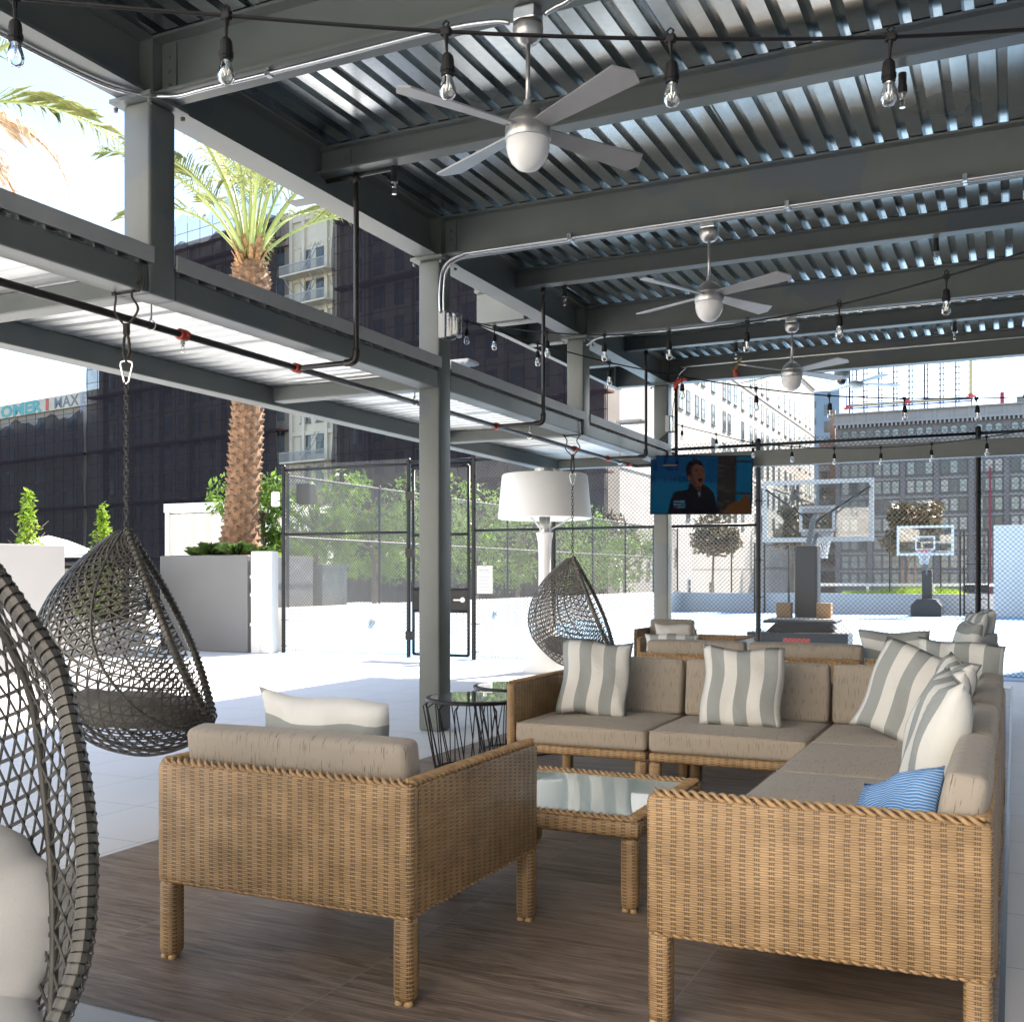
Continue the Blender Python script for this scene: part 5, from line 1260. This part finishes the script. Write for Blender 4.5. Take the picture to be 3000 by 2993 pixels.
# ================================================================ CITY BEYOND
WIN = {}
def window(parent, x, z, w, h, y, mf, key, arch=False, axis='x'):
    k = (w, h, key, arch, axis)
    if k not in WIN:
        f = MB(); p = MB(); t_ = .10; H_ = h
        f.box((-w/2,-.06,0),(-w/2+t_,.0,H_)); f.box((w/2-t_,-.06,0),(w/2,.0,H_)); f.box((-w/2+t_,-.06,0),(w/2-t_,.0,t_)); f.box((-w/2+t_,-.06,H_-t_),(w/2-t_,.0,H_)); f.box((-w/2+t_,-.07,H_*.5-.05),(w/2-t_,.0,H_*.5+.05)); f.box((-w/2-.1,-.18,-.12),(w/2+.1,0,-.003))
        if arch:
            n = 10; r0 = w/2; pts = [(r0*math.cos(math.pi*i/n), r0*math.sin(math.pi*i/n)) for i in range(n+1)]; r1 = r0+.22
            for i in range(n):
                a, c = math.pi*i/n, math.pi*(i+1)/n
                q = [(r0*math.cos(a),r0*math.sin(a)),(r1*math.cos(a),r1*math.sin(a)),(r1*math.cos(c),r1*math.sin(c)),(r0*math.cos(c),r0*math.sin(c))]
                f.add([(s[0],-.10,H_+s[1]) for s in q] + [(s[0],0,H_+s[1]) for s in q], [(0,1,2,3),(1,5,6,2),(0,3,7,4)])
            p.add([(s[0],-.02,H_+s[1]) for s in pts], [list(range(n+1))[::-1]])
        p.box((-w/2+t_,-.03,t_),(w/2-t_,-.005,H_-t_))
        fo = f.build("window", mf); po = p.build("pane", M[key], fo); WIN[k] = (fo, po)
        if axis == 'y': fo.rotation_euler = (0,0,R(90))
        src = fo; first = True
    else: first = False
    fo, po = WIN[k]
    if first: o = fo
    else:
        o = fo.copy(); COL.objects.link(o); q = po.copy(); COL.objects.link(q); q.parent = o
    o.parent = parent; o.location = (x, y, z)
    return o
# grey stone building straight ahead
GB_ = thing("office_building", "grey stone office building with rows of windows and an arched top storey", "building")
b = MB(); X0, X1, YF = -31.0, 22.0, 209.0
b.box((X0,YF,-25),(X1,YF+30,30.0)); 
for k in range(10):
    x = -31.0 + 5.83*k; b.box((x,YF-.45,-25),(x+.85,YF,26.6))
b.build("wall", M['bgrey'], GB_)
b = MB(); b.box((X0-.3,YF-.7,26.6),(X1+.3,YF,27.0)); b.box((X0-.4,YF-.9,30.0),(X1+.4,YF+30,30.5)); b.box((X0-.2,YF-.6,30.5),(X1+.2,YF+.4,32.0)); b.box((X0-.5,YF-1.2,32.0),(X1+.5,YF+.5,32.25))
for k in range(70): b.box((X0+.2+.76*k,YF-1.0,29.4),(X0+.5+.76*k,YF-.0,30.0))
for k in range(19): b.box((X0+2.9*k,YF-.75,30.5),(X0+.5+2.9*k,YF-.6,32.0))
b.build("cornice", M['bgrey2'], GB_)
b = MB(); b.box((X0,YF-.25,23.9),(X1,YF,26.6))
for z in (19.3,15.9,12.4,9.0,5.5,2.1): b.box((X0,YF-.25,z),(X1,YF,z+.35))
b.build("stone_band", M['bgrey2'], GB_)
rw = random.Random(2); cnt = 0; rest = MB(); restp = MB(); wins = []
for g in range(9):
    for j in range(3): wins.append((-31.0+.85+.95+5.83*g+1.58*j, 25.9-.1, 1.15, 1.3, True))
for r_, z in enumerate((20.2,16.8,13.3,9.9,6.4,3.0,-.4)):
    for g in range(9):
        for j in range(3): wins.append((-31.0+.85+.95+5.83*g+1.58*j, z, 1.35, 2.35, False))
wins = [w for w in wins if w[0] < 4] + [w for w in wins if w[0] >= 4]
for (x, z, w_, h_, ar) in wins:
    key = rw.choice(['pane','pane','pane','paneblind','panedark']) if not ar else 'pane'
    if ar: x_, z_ = x, 26.75 - .0
    if cnt < 100:
        if ar: window(GB_, x, 27.05, w_, h_, YF, M['frame'], key, True)
        else: window(GB_, x, z, w_, h_, YF, M['frame'], key)
        cnt += 1
    else:
        zz = 27.05 if ar else z
        rest.box((x-w_/2,YF-.05,zz),(x-w_/2+.1,YF,zz+h_)); rest.box((x+w_/2-.1,YF-.05,zz),(x+w_/2,YF,zz+h_)); rest.box((x-w_/2+.1,YF-.05,zz+h_-.1),(x+w_/2-.1,YF,zz+h_)); rest.box((x-w_/2+.1,YF-.06,zz+h_*.47),(x+w_/2-.1,YF,zz+h_*.53)); restp.box((x-w_/2+.1,YF-.03,zz),(x+w_/2-.1,YF-.004,zz+h_-.1))
q = rest.build("window", M['frame'], GB_); tag(q, kind='stuff'); restp.build("pane", M['pane'], q)
b = MB(); b.box((-4.3,YF-.8,-20),(-3.9,YF-.5,21)); b.build("standpipe", M['maroon'], GB_)
# open sign frame on its roof
sf = thing("roof_sign", "open marquee sign frame of thin steel with coloured tubes on the grey building roof", "sign")
b = MB()
for k in range(9):
    x = -28.8 + 2.7*k; b.tube([(x,211,30.4),(x,211,43)], .15, 5); b.tube([(x+.5,211.6,30.4),(x+.5,211.6,43)], .11, 5)
for k in range(9): b.tube([(-28.8,211,33.6+1.05*k),(-7.2,211,33.6+1.05*k)], .09, 4)
for k in range(8): b.tube([(-28.8+2.7*k,213.5,30.4),(-28.8+2.7*k,211,36)], .05, 4)
b.build("frame", M['scaf'], sf)
b = MB()
for z in (33.4,33.8,34.2): b.tube([(-28.8,210.7,z),(-7.2,210.7,z)], .10, 6)
for x in (-29.2,-28.6): b.tube([(x,210.7,33.4),(x,210.7,42)], .10, 6)
b.build("blue_tube", plain("blue_tube", (.05,.16,.45), .4), sf)
b = MB(); b.tube([(-28.8,210.6,34.0),(-7.2,210.6,34.0)], .14, 6); b.tube([(-7.4,210.6,34),(-7.4,210.6,43)], .28, 6); b.build("cream_tube", plain("cream_tube", (.6,.5,.25), .5), sf)
b = MB()
for (x,z) in ((-29,33.8),(-18.4,34.1),(-7.5,34.4)):
    for a in range(5): b.lathe([(0,0),(.55-.08*a,0),(.5-.08*a,.35),(0,.35)], 7, (x+.35*math.cos(a*1.3), 210.5, z-.3+.3*math.sin(a*1.9)))
b.build("rosette", M['redtext'], sf)
rt = thing("rooftop_unit", "dark rooftop plant box on the right of the grey building roof", "rooftop unit"); b = MB(); b.box((.2,214,32.0),(6,218,34.0)); b.box((1.2,214.5,34.0),(2.4,216,34.6)); b.build("box", M['steel'], rt); b = MB(); b.lathe([(0,30.5),(.35,30.5),(.35,35),(0,35)], 8, (-2.2,213,0)); b.build("flue", M['maroon'], rt)
# narrow buildings between the white and grey ones
nb = thing("blue_tower", "narrow pale blue building in the gap left of the grey building", "building")
b = MB(); b.box((-47,262,-25),(-38,275,46)); b.build("wall", M['bluebld'], nb); b = MB()
for z in (38,42,30,34): MB().box((-45.5,261.8,z),(-43.5,262,z+1.6)).build("window", M['panedark'], nb)
for z in (28,32,36,40): MB().box((-41.5,261.8,z),(-40,262,z+2.6)).build("window", M['panedark'], nb)
nb2 = thing("brown_building", "brown and grey lower building in the gap left of the grey building", "building")
b = MB(); b.box((-36.2,222,-25),(-31.3,232,29)); b.build("wall", M['brownbld'], nb2); b = MB()
for r_ in range(9): b.box((-36.3,221.7,-1+3.4*r_),(-31.2,222,.1+3.4*r_))
b.build("stone_band", M['bgrey2'], nb2); 
for r_ in range(8):
    for c_ in range(3): MB().box((-35.7+1.5*c_,221.85,.8+3.4*r_),(-34.7+1.5*c_,222,2.6+3.4*r_)).build("window", M['panedark'], nb2)
b = MB(); b.box((-33.9,221,8),(-32.9,222.2,35)); b.build("chimney", M['brownbld'], nb2)
# white brick building receding to the right
WB = thing("white_building", "long white brick building with tall narrow windows and painted leasing sign", "building")
XW = -39.7
b = MB(); b.box((-75,107.5,-25),(XW,237,42)); b.build("wall", M['bwhite'], WB)
b = MB(); b.box((-75.3,107.2,42),(XW+.4,237.3,42.6))
for z in (17.3, 31.9): b.box((XW,107.5,z),(XW+.12,237,z+.25))
b.build("stone_band", M['bwhite'], WB)
b = MB(); b.box((XW,107.5,-20),(XW+.25,110.5,42)); b.build("corner_pier", plain("weathered_brick", (.42,.38,.33), .9, var=.3, scale=.5), WB)
rw = random.Random(8); n = 0
colsW = [135,138.5,142.8,146,151.5,158,161,165,170,176,179.5,184.5,189,194,199,205,210,215,220,227,232]
for z in (34.5,29.7,24.9,20.1,15.3,10.5,5.7,.9):
    for y in colsW:
        if y < 155 and z < 24 and not (z > 20 and y > 150) and rw.random() < .85: continue
        if y < 132 or rw.random() < .10: continue
        if n >= 100: break
        window(WB, XW+.01, z-1.5, 1.8, 2.9, y, M['frame'], rw.choice(['panedark','panedark','panedark','pane']), False, 'y'); n += 1
for (y, z) in ((118,1.2),(121.5,1.2),(124,-2.5),(139,-1.0),(150,-1.4),(133,3.0)): window(WB, XW+.01, z, 1.2, 2.0, y, M['bgrey2'], 'panedark', False, 'y')
mt = lambda y, z: Matrix.Translation((XW+.2, y, z)) @ Matrix.Rotation(R(90), 4, 'Z') @ Matrix.Rotation(R(90), 4, 'X')
b = MB(); b.box((XW+.01,109,13.5),(XW+.14,138,18.4)); b.build("sign_panel", M['white'], WB)
b = MB(); b.box((XW+.26,106.8,15),(XW+.30,110.4,27)); b.build("sign_panel", M['white'], WB)
text("BRE", 1.5, M['greytext'], "lettering", WB, mt(108.4,19.2) @ Matrix.Translation((0,0,.15)), .02); text("E", 2.0, M['greytext'], "lettering", WB, mt(108.0,24.2) @ Matrix.Translation((0,0,.15)), .02)
text("LEASING", 3.4, M['redtext'], "lettering", WB, mt(119.5,14.6), .02, bold=.05); text("OFFICES", 2.0, M['greytext'], "lettering", WB, mt(132,14.9), .02)
# netted stone building on the left, local frame: x to the right along its front, y away
a_ = math.atan2(-.18, .984)
DB = thing("netted_building", "huge old stone building behind the palm, wrapped in dark scaffold netting", "building", loc=(-35.8,95.9,0), rz=a_)
b = MB(); b.box((-83,0,-25),(-43.2,40,44.2)); b.box((-35.0,0,-25),(0,3,45.5)); b.box((-190,0,-25),(-83.01,40,26)); 
for k in range(13):
    b.box((-82.8+6.4*k,-.5,-25),(-81.8+6.4*k,0,44)) if not (-44 < -82.8+6.4*k < -34) else None
for z in (44.2, 41): b.box((-83.3,-1.0,z),(-43.2,0,z+.6)); b.box((-35,-1.0,z+1),(0.3,0,z+1.6))
b.build("wall", M['bdark'], DB)
b = MB(); b.box((-43.19,-.6,-25),(-35.01,40,44.6))
for z in (43.4,36.2,32.4,28.8,25.2,21.6,18,14.4): b.box((-43.2,-.85,z),(-35,-.6,z+.5))
for x in (-43.1,-41.0,-37.2,-35.6): b.box((x,-.95,-20),(x+.5,-.6,44))
for k in range(9): b.lathe([(0,0),(.35,0),(.25,.12),(0,.15)], 8, m=Matrix.Translation((-42.4+.82*k,-.6,40.5)) @ Matrix.Rotation(R(90),4,'X'))
b.build("cream_wall", M['cream_wall'], DB)
n = 0; restw = MB()
for r_ in range(11):
    z = 1.5 + 3.75*r_
    for c_ in range(25):
        x = -80.6 + 3.2*c_
        if -44.5 < x < -34: continue
        if n < 88 and (r_ < 5 or x > -60): window(DB, x, z, 1.7, 2.5, 0, M['bgrey'], 'panedark'); n += 1
        else: restw.box((x-.85,-.05,z),(x+.85,0,z+2.5))
for r_ in range(7):
    for c_ in range(12): restw.box((-185+8.5*c_,-.05,1+3.6*r_),(-182.5+8.5*c_,0,3.4+3.6*r_))
tag(restw.build("window", M['panedark'], DB), kind='stuff')
for z in (37.6,33.9,30.3,26.7,23.1,19.5,15.9,12.3):
    window(DB, -40.6, z, 1.6, 2.3, -.62, M['frame'], 'panedark'); window(DB, -38.0, z, 1.6, 2.3, -.62, M['frame'], 'panedark')
for z in (36.6,33.0,29.3,14.6,11.0):
    q = MB(); q.box((-43.0,-2.6,z),(-35.4,-.9,z+.18)); bal = q.build("balcony", M['cream_wall'], DB)
    q = MB()
    for k in range(39): q.box((-43+.195*k,-2.6,z+.18),(-42.95+.195*k,-2.55,z+1.2))
    q.box((-43,-2.62,z+1.2),(-35.4,-2.53,z+1.3)); q.build("railing", M['bgrey2'], bal)
    q = MB()
    for k in range(4): q.tube([(-42.5+2.2*k,-2.5,z),(-42.5+2.2*k,-.9,z-1.6)], .05, 5)
    q.build("bracket", M['bgrey2'], bal); q = MB()
    q.tube([(-39.9,-2.0,z+.2),(-38.2,-1.4,z+3.6)], .06, 5); q.tube([(-39.3,-2.0,z+.2),(-37.6,-1.4,z+3.6)], .06, 5)
    for k in range(9): f = k/9; q.tube([(-39.9+1.7*f,-2.0+.6*f,z+.2+3.4*f),(-39.3+1.7*f,-2.0+.6*f,z+.2+3.4*f)], .035, 4)
    q.build("fire_ladder", M['bgrey2'], bal)
q = MB(); q.box((-190,-.4,26.0),(-83.05,.2,28.0)); par = q.build("parapet", M['cream_wall'], DB)
rg = random.Random(12); mg = lambda x, z: Matrix.Translation((x, -.43, z)) @ Matrix.Rotation(R(90), 4, 'X')
SX = lambda k: Matrix.Diagonal((k, 1, 1, 1))
text("OMER", 2.5, M['teal'], "graffiti", DB, mg(-103.6, 26.15) @ SX(1.7), .01, bold=.10); text("I", 2.4, M['redtext'], "graffiti", DB, mg(-96.2, 26.2) @ SX(1.8), .01, bold=.10)
text("MAX", 2.3, M['greytext'], "graffiti", DB, mg(-91.2, 26.2) @ SX(1.3), .01, bold=.03); text("EN", 2.2, M['bgrey2'], "graffiti", DB, mg(-85.8, 26.3), .01, bold=.03)
sc2 = thing("scaffolding", "scaffold tubes and hanging dark netting over the old stone building", "scaffolding", loc=(-35.8,95.9,0), rz=a_)
b = MB()
for x0_, x1_, zt_ in ((-83.5,-43.6,46.8),(-34.6,1.5,47.5),(-190,-84.5,25.5)):
    nx = int((x1_-x0_)/2.4)
    for k in range(nx+1):
        x = x0_ + (x1_-x0_)*k/nx; b.tube([(x,-1.9,-20),(x,-1.9,zt_)], .045, 4, caps=False)
    z = 0
    while z < zt_: b.tube([(x0_,-1.95,z),(x1_,-1.95,z)], .04, 4, caps=False); z += 1.9
b.build("tube_frame", M['scaf'], sc2)
b = MB()
for x0_, x1_, zt_ in ((-83.5,-43.6,44),(-34.6,1.5,45),(-190,-84.5,25)):
    z = 3.8
    while z < zt_: b.box((x0_,-1.9,z-.25),(x1_,-.6,z-.05)); z += 7.6
b.build("plank_deck", plain("scaffold_planks", (.12,.05,.045), .9), sc2)
def net(x0_, x1_, z0_, z1_, mat, seed, name="net"):
    nx = max(8, int((x1_-x0_)/.8)); nz = max(6, int((z1_-z0_)/1.2)); b = MB(); rn = random.Random(seed); ph = [rn.uniform(0,6) for _ in range(6)]
    for j in range(nz+1):
        for i in range(nx+1):
            x = x0_+(x1_-x0_)*i/nx; z = z0_+(z1_-z0_)*j/nz
            y = -2.25 + .16*math.sin(x*.9+ph[0]+.4*math.sin(z*.3)) + .10*math.sin(x*2.3+ph[1]) + .12*math.sin(z*.8+ph[2]+x*.2)
            if j == nz: z += .5*math.sin(x*.7+ph[3]) + .25*math.sin(x*1.9)
            b.v.append((x,y,z))
    for j in range(nz):
        for i in range(nx): b.face((j*(nx+1)+i, j*(nx+1)+i+1, (j+1)*(nx+1)+i+1, (j+1)*(nx+1)+i))
    b.build(name, mat, sc2, True)
net(-83.5,-43.6,-20,44.0,M['net'],1); net(-34.6,1.5,-20,46.5,M['net'],2); net(-190,-84.0,-20,24.4,M['net'],3)
net(-83.5,-43.6,44.1,47.4,M['netblue'],4,"pale_net"); net(-84.6,-83.3,24.5,31,M['netblue'],5,"pale_net")
